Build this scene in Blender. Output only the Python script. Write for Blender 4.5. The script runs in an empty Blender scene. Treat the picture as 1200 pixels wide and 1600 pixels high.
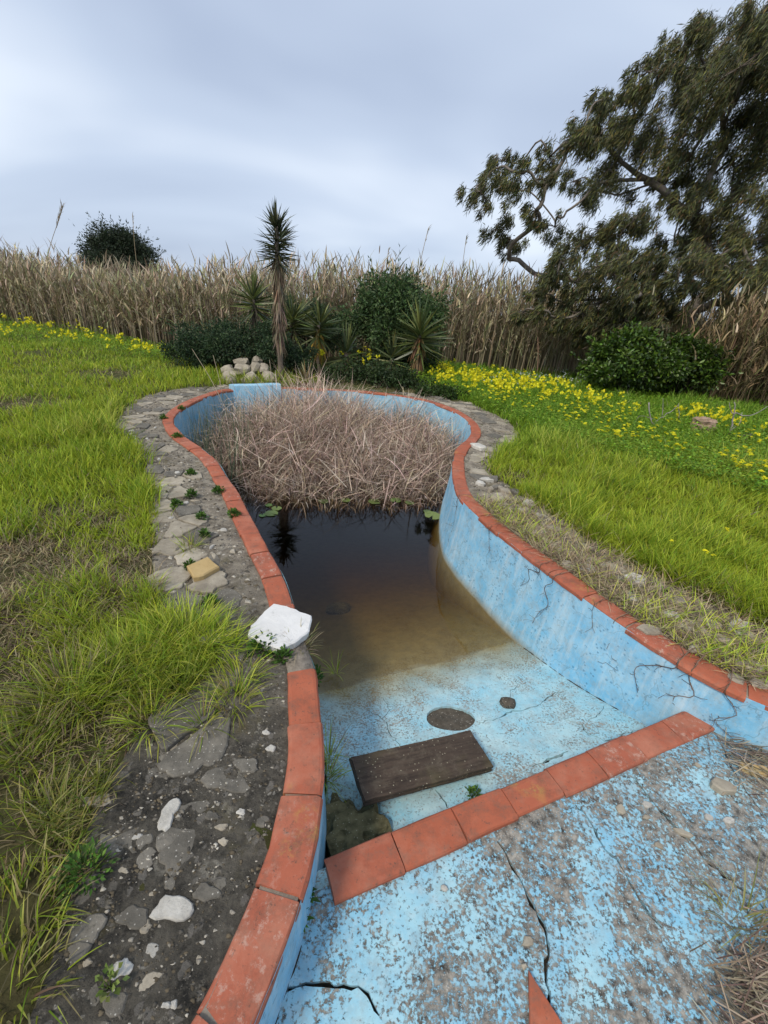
import bpy, bmesh, math, random
import numpy as np
from mathutils import Vector, Matrix, noise as mnoise
from mathutils.geometry import delaunay_2d_cdt
rng = np.random.default_rng(11); random.seed(11)
S = bpy.context.scene
COL = S.collection

# ------------------------------------------------------------------ camera
FPX, CH = 680.0, 1.5
PITCH, ROLL = math.radians(25.5), math.radians(-5.0)
cp, sp, cr, sr = math.cos(PITCH), math.sin(PITCH), math.cos(ROLL), math.sin(ROLL)
right0, down0, fwd0 = Vector((1, 0, 0)), Vector((0, -sp, -cp)), Vector((0, cp, -sp))
imx = right0*cr + down0*sr
imy = right0*(-sr) + down0*cr
M = Matrix.Identity(4)
for i in range(3):
    M[i][0] = imx[i]; M[i][1] = -imy[i]; M[i][2] = -fwd0[i]
M[2][3] = CH
cd = bpy.data.cameras.new('camera'); cam = bpy.data.objects.new('camera', cd); COL.objects.link(cam)
cam.matrix_world = M
cd.sensor_fit = 'HORIZONTAL'; cd.sensor_width = 36; cd.lens = 36*FPX/1200
cd.clip_start = 0.02; cd.clip_end = 2000
S.camera = cam

# ------------------------------------------------------------------ sky, sun, exposure
SUN_EL, SUN_AZ = math.radians(48), math.radians(215)      # azimuth clockwise from +Y, towards the sun
world = bpy.data.worlds.new('World'); S.world = world; world.use_nodes = True
wt = world.node_tree; wt.nodes.clear()
def wn(t, **k):
    n = wt.nodes.new(t)
    for a, v in k.items(): setattr(n, a, v)
    return n
wo = wn('ShaderNodeOutputWorld'); wb = wn('ShaderNodeBackground'); wb.inputs['Strength'].default_value = 0.1
sky = wn('ShaderNodeTexSky', sky_type='NISHITA', sun_disc=False, sun_elevation=SUN_EL, sun_rotation=SUN_AZ)
tc = wn('ShaderNodeTexCoord'); sep = wn('ShaderNodeSeparateXYZ'); wt.links.new(tc.outputs['Generated'], sep.inputs[0])
zz = wn('ShaderNodeMath', operation='MAXIMUM'); wt.links.new(sep.outputs['Z'], zz.inputs[0]); zz.inputs[1].default_value = 0.0
za = wn('ShaderNodeMath', operation='ADD'); wt.links.new(zz.outputs[0], za.inputs[0]); za.inputs[1].default_value = 0.28
dx = wn('ShaderNodeMath', operation='DIVIDE'); dy = wn('ShaderNodeMath', operation='DIVIDE')
wt.links.new(sep.outputs['X'], dx.inputs[0]); wt.links.new(za.outputs[0], dx.inputs[1])
wt.links.new(sep.outputs['Y'], dy.inputs[0]); wt.links.new(za.outputs[0], dy.inputs[1])
cx = wn('ShaderNodeCombineXYZ'); wt.links.new(dx.outputs[0], cx.inputs[0]); wt.links.new(dy.outputs[0], cx.inputs[1])
nz = wn('ShaderNodeTexNoise'); nz.inputs['Scale'].default_value = 0.75; nz.inputs['Detail'].default_value = 3.5
nz.inputs['Roughness'].default_value = 0.45; nz.inputs['Distortion'].default_value = 0.35
mpg = wn('ShaderNodeMapping'); mpg.inputs['Location'].default_value = (3.1, 1.7, 0.4); mpg.inputs['Scale'].default_value = (0.8, 1.35, 1)
mpg.inputs['Rotation'].default_value = (0, 0, -0.35)
wt.links.new(cx.outputs[0], mpg.inputs[0]); wt.links.new(mpg.outputs[0], nz.inputs['Vector'])
cr_ = wn('ShaderNodeValToRGB'); el = cr_.color_ramp.elements
el[0].position = 0.31; el[0].color = (0.385, 0.46, 0.61, 1)
el[1].position = 0.69; el[1].color = (0.79, 0.86, 0.96, 1)
e2 = el.new(0.47); e2.color = (0.52, 0.605, 0.75, 1)
wt.links.new(nz.outputs['Fac'], cr_.inputs[0])
cs = wn('ShaderNodeVectorMath', operation='SCALE'); cs.inputs['Scale'].default_value = 6.3
wt.links.new(cr_.outputs[0], cs.inputs[0])
mx = wn('ShaderNodeMixRGB'); mx.inputs[0].default_value = 0.93
wt.links.new(sky.outputs[0], mx.inputs[1]); wt.links.new(cs.outputs[0], mx.inputs[2])
wt.links.new(mx.outputs[0], wb.inputs['Color']); wt.links.new(wb.outputs[0], wo.inputs[0])

sd = bpy.data.lights.new('sun', 'SUN'); sd.energy = 1.5; sd.angle = math.radians(10); sd.color = (1, 0.91, 0.77)
sun = bpy.data.objects.new('sun', sd); COL.objects.link(sun)
sdir = Vector((math.sin(SUN_AZ)*math.cos(SUN_EL), math.cos(SUN_AZ)*math.cos(SUN_EL), math.sin(SUN_EL)))
sun.rotation_euler = sdir.to_track_quat('Z', 'Y').to_euler(); sun.location = (0, 0, 30)
S.view_settings.view_transform = 'Standard'; S.view_settings.look = 'None'
S.view_settings.exposure = 0.88; S.view_settings.gamma = 1.0; S.view_settings.use_curve_mapping = False
S.render.engine = 'CYCLES'
S.cycles.max_bounces = 8; S.cycles.transparent_max_bounces = 12; S.cycles.transmission_bounces = 4
S.cycles.caustics_reflective = False; S.cycles.caustics_refractive = False

# ------------------------------------------------------------------ pixel -> direction helpers
def ray(px, py):
    x0 = (px-600)/FPX; y0 = (py-800)/FPX
    x = x0*cr - y0*sr; y = x0*sr + y0*cr
    return x, cp - y*sp, -(y*cp + sp)
def W(px, py, z=0.0):                    # where the ray meets the level z
    x, F, d = ray(px, py); s = (z-CH)/d
    return (x*s, F*s)
def D(px, py, Y):                        # the point of the ray at forward distance Y
    x, F, d = ray(px, py); s = Y/F
    return (x*s, Y, CH + d*s)

# ------------------------------------------------------------------ mesh helpers
def link(name, me, parent=None, mat=None):
    o = bpy.data.objects.new(name, me); COL.objects.link(o)
    if parent is not None: o.parent = parent
    if mat is not None and me is not None and not me.materials: me.materials.append(mat)
    return o
def empty(name, loc=(0, 0, 0), rz=0.0):
    o = bpy.data.objects.new(name, None); COL.objects.link(o); o.location = loc; o.rotation_euler = (0, 0, rz)
    o.empty_display_size = 0.1
    return o
def tag(o, label=None, cat=None, group=None, kind=None):
    if label: o['label'] = label
    if cat: o['category'] = cat
    if group: o['group'] = group
    if kind: o['kind'] = kind
    return o

class MB:
    def __init__(s): s.v = []; s.c = []; s.q = []; s.t = []; s.n = 0
    def add(s, V, Q=None, T=None, C=(1, 1, 1)):
        V = np.asarray(V, float).reshape(-1, 3); m = len(V)
        C = np.asarray(C, float)
        if C.ndim == 1: C = np.tile(C[:3], (m, 1))
        s.v.append(V); s.c.append(C)
        if Q is not None and len(Q): s.q.append(np.asarray(Q, int).reshape(-1, 4) + s.n)
        if T is not None and len(T): s.t.append(np.asarray(T, int).reshape(-1, 3) + s.n)
        s.n += m
    def build(s, name, mat=None, parent=None, smooth=True, origin=None):
        V = np.concatenate(s.v); C = np.concatenate(s.c)
        if origin is not None: V = V - np.array(origin)
        Q = np.concatenate(s.q) if s.q else np.zeros((0, 4), int)
        T = np.concatenate(s.t) if s.t else np.zeros((0, 3), int)
        me = bpy.data.meshes.new(name)
        me.vertices.add(len(V)); me.vertices.foreach_set('co', V.astype('f4').ravel())
        nl = 4*len(Q)+3*len(T); me.loops.add(nl); me.polygons.add(len(Q)+len(T))
        me.loops.foreach_set('vertex_index', np.concatenate([Q.ravel(), T.ravel()]).astype('i4'))
        st = np.concatenate([np.arange(len(Q))*4, 4*len(Q)+np.arange(len(T))*3]).astype('i4')
        me.polygons.foreach_set('loop_start', st)
        me.update(calc_edges=True)
        at = me.color_attributes.new('Col', 'FLOAT_COLOR', 'POINT')
        at.data.foreach_set('color', np.concatenate([C, np.ones((len(C), 1))], 1).astype('f4').ravel())
        if smooth: me.polygons.foreach_set('use_smooth', np.ones(len(me.polygons), bool))
        me.validate()
        o = link(name, me, parent, mat)
        if origin is not None: o.location = origin
        return o

def blades(mb, root, az, L, w, th0, th1, c0, c1, K=3, twist=0.0, wtip=0.15, mid=1.0, roll=None):
    """ribbons: the angle from the vertical goes from th0 to th1 along each; az is the heading"""
    root = np.asarray(root, float); n = len(root)
    az, L, w, th0, th1 = [np.broadcast_to(np.asarray(a, float), (n,)) for a in (az, L, w, th0, th1)]
    d = np.stack([np.sin(az), np.cos(az)], 1)
    ta = az + twist
    sd_ = np.stack([np.cos(ta), -np.sin(ta), np.zeros(n)], 1)
    if roll is not None:
        thm = (th0+th1)/2; nv = np.concatenate([d*np.cos(thm)[:, None], -np.sin(thm)[:, None]], 1); sd_ = sd_*np.cos(roll)[:, None]+nv*np.sin(roll)[:, None]
    P = root.copy(); rows = []
    for k in range(K+1):
        t = k/K; rows.append(P.copy())
        th = th0 + (th1-th0)*(t + .5/K)
        P = P + (L/K)[:, None]*np.concatenate([d*np.sin(th)[:, None], np.cos(th)[:, None]], 1)
    V = np.zeros((n, 2*K+1, 3)); C = np.zeros((n, 2*K+1, 3))
    c0 = np.broadcast_to(np.asarray(c0, float), (n, 3)); c1 = np.broadcast_to(np.asarray(c1, float), (n, 3))
    for k in range(K):
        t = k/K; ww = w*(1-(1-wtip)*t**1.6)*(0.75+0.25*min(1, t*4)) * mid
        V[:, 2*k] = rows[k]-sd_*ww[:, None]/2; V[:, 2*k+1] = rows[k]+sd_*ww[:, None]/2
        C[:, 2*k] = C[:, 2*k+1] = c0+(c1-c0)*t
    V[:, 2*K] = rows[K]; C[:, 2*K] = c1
    b = (np.arange(n)*(2*K+1))[:, None, None]
    q = np.array([[2*k, 2*k+1, 2*k+3, 2*k+2] for k in range(K-1)]) if K > 1 else np.zeros((0, 4), int)
    t3 = np.array([[2*K-2, 2*K-1, 2*K]])
    mb.add(V.reshape(-1, 3), (q[None]+b).reshape(-1, 4), (t3[None]+b).reshape(-1, 3), C.reshape(-1, 3))

def leaves(mb, pos, dirs, nrm, L, w, C):
    """folded rhombus leaves"""
    pos = np.asarray(pos, float); n = len(pos)
    dirs = dirs/np.linalg.norm(dirs, axis=1)[:, None]
    s = np.cross(dirs, nrm); s /= (np.linalg.norm(s, axis=1)[:, None]+1e-9)
    u = np.cross(s, dirs)
    L = np.broadcast_to(np.asarray(L, float), (n,))[:, None]; w = np.broadcast_to(np.asarray(w, float), (n,))[:, None]
    V = np.stack([pos, pos+dirs*L*.45+s*w/2+u*w*.18, pos+dirs*L, pos+dirs*L*.45-s*w/2+u*w*.18], 1)
    b = (np.arange(n)*4)[:, None]
    T = np.concatenate([np.array([[0, 1, 2]])+b, np.array([[0, 2, 3]])+b])
    mb.add(V.reshape(-1, 3), None, T, np.repeat(np.broadcast_to(C, (n, 3)), 4, 0))

def tube(mb, pts, rad, C, sides=6, cap=True):
    pts = np.asarray(pts, float); n = len(pts)
    rad = np.broadcast_to(np.asarray(rad, float), (n,))
    tg = np.gradient(pts, axis=0); tg /= (np.linalg.norm(tg, axis=1)[:, None]+1e-9)
    ref = np.array([0.31, 0.87, 0.38]) if abs(tg[0][1]) < .85 else np.array([1., .1, .1])
    V = []
    a = np.linspace(0, 2*np.pi, sides, endpoint=False)
    for i in range(n):
        x = np.cross(tg[i], ref); x /= np.linalg.norm(x)+1e-9; y = np.cross(tg[i], x)
        V.append(pts[i]+rad[i]*(np.cos(a)[:, None]*x+np.sin(a)[:, None]*y))
    Q = [[i*sides+j, i*sides+(j+1) % sides, (i+1)*sides+(j+1) % sides, (i+1)*sides+j] for i in range(n-1) for j in range(sides)]
    V = np.concatenate(V); T = []
    if cap:
        V = np.concatenate([V, pts[-1:], pts[:1]])
        T = [[(n-1)*sides+j, (n-1)*sides+(j+1) % sides, n*sides] for j in range(sides)] + [[(j+1) % sides, j, n*sides+1] for j in range(sides)]
    mb.add(V, Q, T, C)

def smooth_line(pts, step):
    """Catmull-Rom through pts, resampled"""
    P = np.asarray(pts, float); out = []
    E = np.concatenate([[2*P[0]-P[1]], P, [2*P[-1]-P[-2]]])
    for i in range(1, len(E)-2):
        p0, p1, p2, p3 = E[i-1:i+3]
        m = max(2, int(np.linalg.norm(p2-p1)/step*2)+1)
        for t in np.linspace(0, 1, m, endpoint=False):
            out.append(.5*((2*p1)+(-p0+p2)*t+(2*p0-5*p1+4*p2-p3)*t*t+(-p0+3*p1-3*p2+p3)*t**3))
    out.append(P[-1]); out = np.array(out)
    s = np.concatenate([[0], np.cumsum(np.linalg.norm(np.diff(out, axis=0), axis=1))])
    u = np.linspace(0, s[-1], max(2, int(round(s[-1]/step))+1))
    return np.stack([np.interp(u, s, out[:, k]) for k in range(out.shape[1])], 1)
def pip(P, poly):
    P = np.asarray(P, float); x, y = P[:, 0], P[:, 1]; r = np.zeros(len(P), bool)
    a = np.asarray(poly); b = np.roll(a, 1, 0)
    for (x1, y1), (x2, y2) in zip(a, b):
        if y1 == y2: continue
        c = ((y1 > y) != (y2 > y)) & (x < (x2-x1)*(y-y1)/(y2-y1)+x1); r ^= c
    return r
def clip(poly, p0, n):                       # keep the side where (p-p0).n > 0
    out = []; m = len(poly)
    for i in range(m):
        a, b = poly[i], poly[(i+1) % m]; da, db = (a-p0) @ n, (b-p0) @ n
        if da > 0: out.append(a)
        if da*db < 0: out.append(a+(b-a)*da/(da-db))
    return np.array(out)
def dist_to(P, line):
    P = np.asarray(P); r = np.full(len(P), 1e9)
    for i in range(0, len(line)): r = np.minimum(r, np.hypot(P[:, 0]-line[i, 0], P[:, 1]-line[i, 1]))
    return r
def sheet(name, outer, holes, step, zf, extra=None, jit=.3):
    """triangulated sheet of a polygon with holes, z = zf(x, y)"""
    vs = [Vector(p) for p in outer]; ed = [(i, (i+1) % len(outer)) for i in range(len(outer))]
    for h in holes:
        b = len(vs); vs += [Vector(p) for p in h]; ed += [(b+i, b+(i+1) % len(h)) for i in range(len(h))]
    if step:
        lo, hi = np.min(outer, 0), np.max(outer, 0)
        gx, gy = np.meshgrid(np.arange(lo[0], hi[0], step), np.arange(lo[1], hi[1], step))
        g = np.stack([gx.ravel(), gy.ravel()], 1); g += rng.uniform(-jit, jit, g.shape)*step
        k = pip(g, outer)
        for h in holes: k &= ~pip(g, h)
        vs += [Vector(p) for p in g[k]]
    if extra is not None: vs += [Vector(p) for p in extra]
    r = delaunay_2d_cdt(vs, ed, [], 0, 1e-6)
    V = np.array([(v.x, v.y) for v in r[0]]); F = np.array([f for f in r[2]])
    c = V[F].mean(1); k = pip(c, outer)
    for h in holes: k &= ~pip(c, h)
    F = F[k]
    a = V[F]; cr2 = (a[:, 1, 0]-a[:, 0, 0])*(a[:, 2, 1]-a[:, 0, 1])-(a[:, 1, 1]-a[:, 0, 1])*(a[:, 2, 0]-a[:, 0, 0])
    F[cr2 < 0] = F[cr2 < 0][:, ::-1]
    us = np.unique(F); mp = np.full(len(V), -1); mp[us] = np.arange(len(us)); V = V[us]; F = mp[F]
    me = bpy.data.meshes.new(name)
    me.from_pydata([(x, y, z) for (x, y), z in zip(V, zf(V[:, 0], V[:, 1]))], [], F.tolist())
    me.polygons.foreach_set('use_smooth', np.ones(len(me.polygons), bool)); me.update()
    return me
_ph = rng.uniform(0, 6.28, (40, 2)); _kd = rng.normal(0, 1, (40, 2))
def vnoise(x, y, sc=1.0, k=0, m=8):
    """cheap smooth noise in about -1..1"""
    r = 0
    for i in range(m):
        a = _kd[(i+k) % 40]; r = r + np.sin((a[0]*x+a[1]*y)*sc*(1+.35*i)+_ph[(i+k) % 40, 0])/(1+.35*i)
    return r/2.6
def rock_mesh(name, r, seed, sub=2, amp=.25, freq=1.2, flat=None):
    bm = bmesh.new(); bmesh.ops.create_icosphere(bm, subdivisions=sub, radius=1)
    o = Vector((seed*3.17, seed*1.31, seed*.77))
    for v in bm.verts:
        d = v.co.normalized()
        k = 1+amp*mnoise.noise(d*freq+o)+amp*.5*mnoise.noise(d*freq*2.3+o)
        c = d*k
        if flat: c = Vector([max(-flat, min(flat, q)) for q in c])/flat
        v.co = Vector((c.x*r[0], c.y*r[1], c.z*r[2]))
    me = bpy.data.meshes.new(name); bm.to_mesh(me); bm.free()
    return me
def slab_mesh(name, poly, h, bev, seed=0, rough=0.0, sides_in=0.0):
    """flat irregular stone: an outline with thickness, a chamfered rim and an uneven top"""
    poly = np.asarray(poly, float); n = len(poly); c = poly.mean(0)
    V = []; F = []
    dn = poly-c; ln = np.linalg.norm(dn, axis=1)[:, None]
    rows = [(c+dn*(1-sides_in), 0), (poly, h-bev), (c+dn*(1-np.minimum(.6, bev/ln)), h), (c+dn*.45, h)]
    for R, z in rows:
        for i, p in enumerate(R):
            zn = rough*mnoise.noise(Vector((p[0]*9+seed, p[1]*9, seed*1.7))) if z >= h-bev-1e-9 else 0
            V.append((p[0], p[1], z+zn))
    for k in range(3):
        for i in range(n): F.append((k*n+i, k*n+(i+1) % n, (k+1)*n+(i+1) % n, (k+1)*n+i))
    F.append(tuple(range(3*n, 4*n))); F.append(tuple(range(n-1, -1, -1)))
    me = bpy.data.meshes.new(name); me.from_pydata(V, [], F); me.update()
    return me
def blob_poly(n, rx, ry, irr, rot=0.0):
    a = np.linspace(0, 2*np.pi, n, endpoint=False)
    r = 1+sum(irr*.62/k**.6*np.sin(k*a+rng.uniform(0, 6.28)) for k in (2, 3, 4, 5))+rng.uniform(-.22, .22, n)*irr
    x, y = rx*r*np.cos(a), ry*r*np.sin(a)
    return np.stack([x*math.cos(rot)-y*math.sin(rot), x*math.sin(rot)+y*math.cos(rot)], 1)

# ------------------------------------------------------------------ materials
class NT:
    def __init__(s, name):
        s.m = bpy.data.materials.new(name); s.m.use_nodes = True; s.t = s.m.node_tree; s.t.nodes.clear()
        s.out = s.t.nodes.new('ShaderNodeOutputMaterial'); s.tc = s.t.nodes.new('ShaderNodeTexCoord')
    def n(s, typ, ins=None, **k):
        q = s.t.nodes.new(typ)
        for a, v in k.items(): setattr(q, a, v)
        for a, v in (ins or {}).items():
            if isinstance(v, bpy.types.NodeSocket): s.t.links.new(v, q.inputs[a])
            elif isinstance(v, bpy.types.Node): s.t.links.new(v.outputs[0], q.inputs[a])
            else: q.inputs[a].default_value = v
        return q
    def obj(s): return s.tc.outputs['Object']
    def noise(s, sc, det=4, rough=.55, vec=None, dist=0.0):
        return s.n('ShaderNodeTexNoise', {'Vector': vec or s.obj(), 'Scale': sc, 'Detail': det, 'Roughness': rough, 'Distortion': dist}).outputs['Fac']
    def voro(s, sc, vec=None, feat='F1', out='Distance', rnd=1.0):
        return s.n('ShaderNodeTexVoronoi', {'Vector': vec or s.obj(), 'Scale': sc, 'Randomness': rnd}, feature=feat).outputs[out]
    def ramp(s, f, stops):
        r = s.n('ShaderNodeValToRGB', {0: f}); e = r.color_ramp.elements
        while len(e) < len(stops): e.new(.5)
        for q, (p, c) in zip(e, stops):
            q.position = p; q.color = (*c, 1) if isinstance(c, tuple) else (c, c, c, 1)
        return r.outputs[0]
    def math(s, op, a, b=0.0, clamp=False):
        q = s.n('ShaderNodeMath', {0: a, 1: b}, operation=op); q.use_clamp = clamp; return q.outputs[0]
    def mix(s, f, a, b, mode='MIX'):
        q = s.n('ShaderNodeMixRGB', {0: f}, blend_type=mode)
        for i, v in ((1, a), (2, b)):
            if isinstance(v, tuple): q.inputs[i].default_value = (*v, 1)
            else: s.t.links.new(v, q.inputs[i])
        return q.outputs[0]
    def bump(s, h, st=.4, d=.01, nrm=None):
        i = {'Height': h, 'Strength': st, 'Distance': d}
        if nrm: i['Normal'] = nrm
        return s.n('ShaderNodeBump', i).outputs[0]
    def fin(s, col, rough=.85, nrm=None, spec=.3):
        b = s.n('ShaderNodeBsdfPrincipled', {'Roughness': rough, 'Specular IOR Level': spec})
        if isinstance(col, tuple): b.inputs['Base Color'].default_value = (*col, 1)
        else: s.t.links.new(col, b.inputs['Base Color'])
        if nrm: s.t.links.new(nrm, b.inputs['Normal'])
        s.t.links.new(b.outputs[0], s.out.inputs[0]); return s.m

def m_worn(name, bias, pale, deep, bigk=1.0, conc=((.055, .052, .047), (.30, .285, .26)), stain=None, blister=0.0, fs=75):
    t = NT(name)
    big = t.noise(2.1, 8, .68, dist=.4); mid = t.noise(9, 5, .65); fine = t.noise(fs, 9, .72)
    w = t.math('ADD', t.math('MULTIPLY', t.math('SUBTRACT', big, .5), 1.3*bigk), t.math('MULTIPLY', t.math('SUBTRACT', mid, .5), .6))
    w = t.math('ADD', w, t.math('MULTIPLY', t.math('SUBTRACT', fine, .5), 2.1)); w = t.math('ADD', w, bias)
    mask = t.ramp(w, [(.44, 0.0), (.57, 1.0)])                      # 1 = bare concrete
    paint = t.mix(t.ramp(t.noise(5, 6, .6), [(.35, 0.0), (.68, 1.0)]), pale, deep)
    paint = t.mix(t.ramp(t.noise(30, 4, .7), [(.5, 0.0), (.75, .45)]), paint, (.52, .62, .64))
    cn = t.mix(t.ramp(t.noise(26, 7, .75), [(.36, 0.0), (.66, 1.0)]), conc[0], conc[1])
    cn = t.mix(t.ramp(t.voro(120), [(.10, .8), (.22, 0.0)]), cn, (.5, .48, .44))
    paint = t.mix(t.ramp(t.noise(13, 9, .78), [(.46, 0.0), (.70, .62)]), paint, (.27, .30, .30))
    c = t.mix(mask, paint, cn)
    c = t.mix(t.ramp(t.noise(64, 8, .8), [(.60, 0.0), (.68, .8)]), c, (.05, .055, .055))
    h = t.math('MULTIPLY', mask, -1.0)
    if blister:
        bl = t.ramp(t.math('ADD', t.voro(34), t.math('MULTIPLY', t.math('SUBTRACT', t.noise(4), .5), 1.0)), [(.06, 1.0), (.17, 0.0)])
        c = t.mix(t.math('MULTIPLY', bl, blister), c, (.07, .20, .33)); h = t.math('ADD', h, t.math('MULTIPLY', bl, .7))
        cr1 = t.ramp(t.voro(1.3, vec=t.n('ShaderNodeVectorMath', {0: t.obj(), 1: t.n('ShaderNodeTexNoise', {'Vector': t.obj(), 'Scale': 3.0, 'Detail': 5.0}).outputs['Color']}, operation='ADD').outputs[0], feat='DISTANCE_TO_EDGE'), [(.0, .5), (.006, 0.0)])
        c = t.mix(cr1, c, (.07, .12, .15))
    if blister:
        st_ = t.n('ShaderNodeMapping', {0: t.obj(), 3: (9, 9, 1.1)}).outputs[0]
        c = t.mix(t.ramp(t.noise(1.6, 7, .7, st_), [(.50, 0.0), (.72, .55)]), c, (.60, .70, .74))
        c = t.mix(t.ramp(t.noise(2.3, 7, .75, st_), [(.60, 0.0), (.76, .45)]), c, (.16, .24, .27))
    if stain:
        z = t.n('ShaderNodeSeparateXYZ', {0: t.obj()}).outputs['Z']
        zz_ = t.math('ADD', z, t.math('MULTIPLY', t.math('SUBTRACT', t.noise(3.5, 6), .5), stain[2]))
        sf = t.n('ShaderNodeMapRange', {0: zz_, 1: stain[0], 2: stain[1], 3: 1.0, 4: 0.0}).outputs[0]
        sc = t.mix(t.noise(14, 6, .7), (.13, .085, .020), (.34, .25, .075))
        c = t.mix(t.math('MULTIPLY', sf, .93), c, sc)
    nb = t.bump(t.noise(70, 6, .8), .35, .004); nb = t.bump(h, .6, .004, nb)
    return t.fin(c, .8, nb, .25)
M_wade = m_worn('worn paint on slab', .54, (.34, .57, .65), (.17, .43, .61), 1.35, conc=((.035, .033, .03), (.36, .335, .29)))
M_floor = m_worn('worn paint on pool floor', .36, (.42, .60, .63), (.25, .52, .64), .8, stain=(-.66, -.585, .07), conc=((.14, .12, .10), (.42, .39, .34)), fs=95)
M_wall = m_worn('blistered blue wall paint', -.0, (.33, .57, .73), (.16, .45, .68), .5, stain=(-.66, -.58, .03), blister=.6)

def m_tile():
    t = NT('terracotta')
    ri = t.n('ShaderNodeObjectInfo').outputs['Random']
    off = t.n('ShaderNodeVectorMath', {0: t.obj(), 1: t.n('ShaderNodeCombineXYZ', {0: t.math('MULTIPLY', ri, 37.0), 1: ri}).outputs[0]}, operation='ADD').outputs[0]
    c = t.mix(t.noise(6, 6, .6, off), (.29, .070, .034), (.43, .132, .070))
    c = t.mix(t.math('MULTIPLY', ri, .35), c, (.31, .095, .065))
    c = t.mix(t.ramp(t.noise(22, 8, .75, off), [(.52, 0.0), (.74, .6)]), c, (.43, .19, .125))
    c = t.mix(t.ramp(t.noise(11, 8, .8, off), [(.47, 0.0), (.68, .8)]), c, (.13, .062, .042))
    c = t.mix(t.ramp(t.noise(2.6, 8, .72, off), [(.50, 0.0), (.66, .55)]), c, (.46, .20, .13))
    c = t.mix(t.ramp(t.noise(48, 6, .8, off), [(.58, 0.0), (.66, .85)]), c, (.10, .06, .045))
    lich = t.math('MULTIPLY', t.ramp(t.noise(13, 8, .8, off), [(.50, 0.0), (.60, 1.0)]), t.ramp(t.noise(3.0, 2, .5, off), [(.63, 0.0), (.72, 1.0)]))
    dust = t.math('MULTIPLY', t.ramp(t.noise(30, 8, .8, off), [(.54, 0.0), (.62, 1.0)]), t.ramp(ri, [(.7, 0.0), (.95, .55)]))
    c = t.mix(dust, c, (.52, .42, .35))
    c = t.mix(t.math('MULTIPLY', lich, .7), c, (.42, .30, .07))
    nb = t.bump(t.noise(90, 6, .8, off), .35, .003); nb = t.bump(t.noise(14, 4, .6, off), .25, .006, nb)
    return t.fin(c, .78, nb, .3)
M_tile = m_tile()

def m_path():
    t = NT('old cement apron')
    y = t.n('ShaderNodeSeparateXYZ', {0: t.obj()}).outputs['Y']
    yy = t.math('ADD', y, t.math('MULTIPLY', t.noise(1.3, 4), 1.6))
    far = t.n('ShaderNodeMapRange', {0: yy, 1: 1.6, 2: 3.2, 3: 0.0, 4: 1.0}).outputs[0]
    dark = t.mix(t.ramp(t.noise(5, 11, .80), [(.38, 0.0), (.66, 1.0)]), (.022, .021, .019), (.20, .18, .145))
    lite = t.mix(t.ramp(t.noise(9, 9, .75), [(.30, 0.0), (.70, 1.0)]), (.085, .07, .052), (.42, .37, .295))
    c = t.mix(far, dark, lite)
    vv = t.n('ShaderNodeVectorMath', {0: t.obj(), 1: t.n('ShaderNodeVectorMath', {0: t.n('ShaderNodeTexNoise', {'Vector': t.obj(), 'Scale': 22.0, 'Detail': 4.0}).outputs['Color'], 'Scale': .05}, operation='SCALE').outputs[0]}, operation='ADD').outputs[0]
    agg = t.n('ShaderNodeTexVoronoi', {'Vector': vv, 'Scale': 26.0})
    pick = t.ramp(agg.outputs['Color'], [(.58, 0.0), (.64, 1.0)])
    peb = t.math('MULTIPLY', pick, t.ramp(agg.outputs['Distance'], [(.34, .8), (.42, 0.0)]))
    c = t.mix(peb, c, t.mix(t.noise(40, 5), (.10, .095, .085), (.30, .275, .24)))
    sp_ = t.n('ShaderNodeTexVoronoi', {'Vector': vv, 'Scale': 62.0})
    s2 = t.math('MULTIPLY', t.ramp(sp_.outputs['Color'], [(.80, 0.0), (.82, 1.0)]), t.ramp(sp_.outputs['Distance'], [(.25, 1.0), (.38, 0.0)]))
    s2 = t.math('MULTIPLY', s2, t.ramp(t.noise(2.5, 3), [(.42, 0.0), (.6, 1.0)]))
    c = t.mix(t.math('MULTIPLY', s2, .9), c, (.60, .57, .50))
    rg = t.n('ShaderNodeTexVoronoi', {'Vector': vv, 'Scale': 11.0})
    ring = t.math('MULTIPLY', t.ramp(rg.outputs['Color'], [(.62, 0.0), (.66, 1.0)]), t.ramp(rg.outputs['Distance'], [(.14, .25), (.22, .75), (.30, .55), (.36, 0.0)]))
    c = t.mix(t.math('MULTIPLY', ring, t.ramp(t.noise(35, 6, .75), [(.35, .1), (.6, 1.0)])), c, (.34, .315, .26))
    crust = t.math('MULTIPLY', t.ramp(t.noise(24, 9, .8), [(.57, 0.0), (.64, .9)]), t.ramp(t.noise(2.2, 4, .6), [(.42, .15), (.62, 1.0)]))
    c = t.mix(crust, c, (.40, .37, .31))
    blk = t.ramp(t.noise(17, 9, .82), [(.54, 0.0), (.64, .85)])
    c = t.mix(blk, c, (.018, .017, .015))
    moss = t.math('MULTIPLY', t.ramp(t.noise(3.2, 7, .7), [(.56, 0.0), (.66, .7)]), 1.0)
    c = t.mix(moss, c, (.115, .098, .045))
    nb = t.bump(t.noise(10, 11, .8), 1.0, .035); nb = t.bump(t.math('ADD', peb, t.math('MULTIPLY', s2, .5)), .6, .006, nb)
    return t.fin(c, .9, nb, .2)
M_path = m_path()
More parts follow.
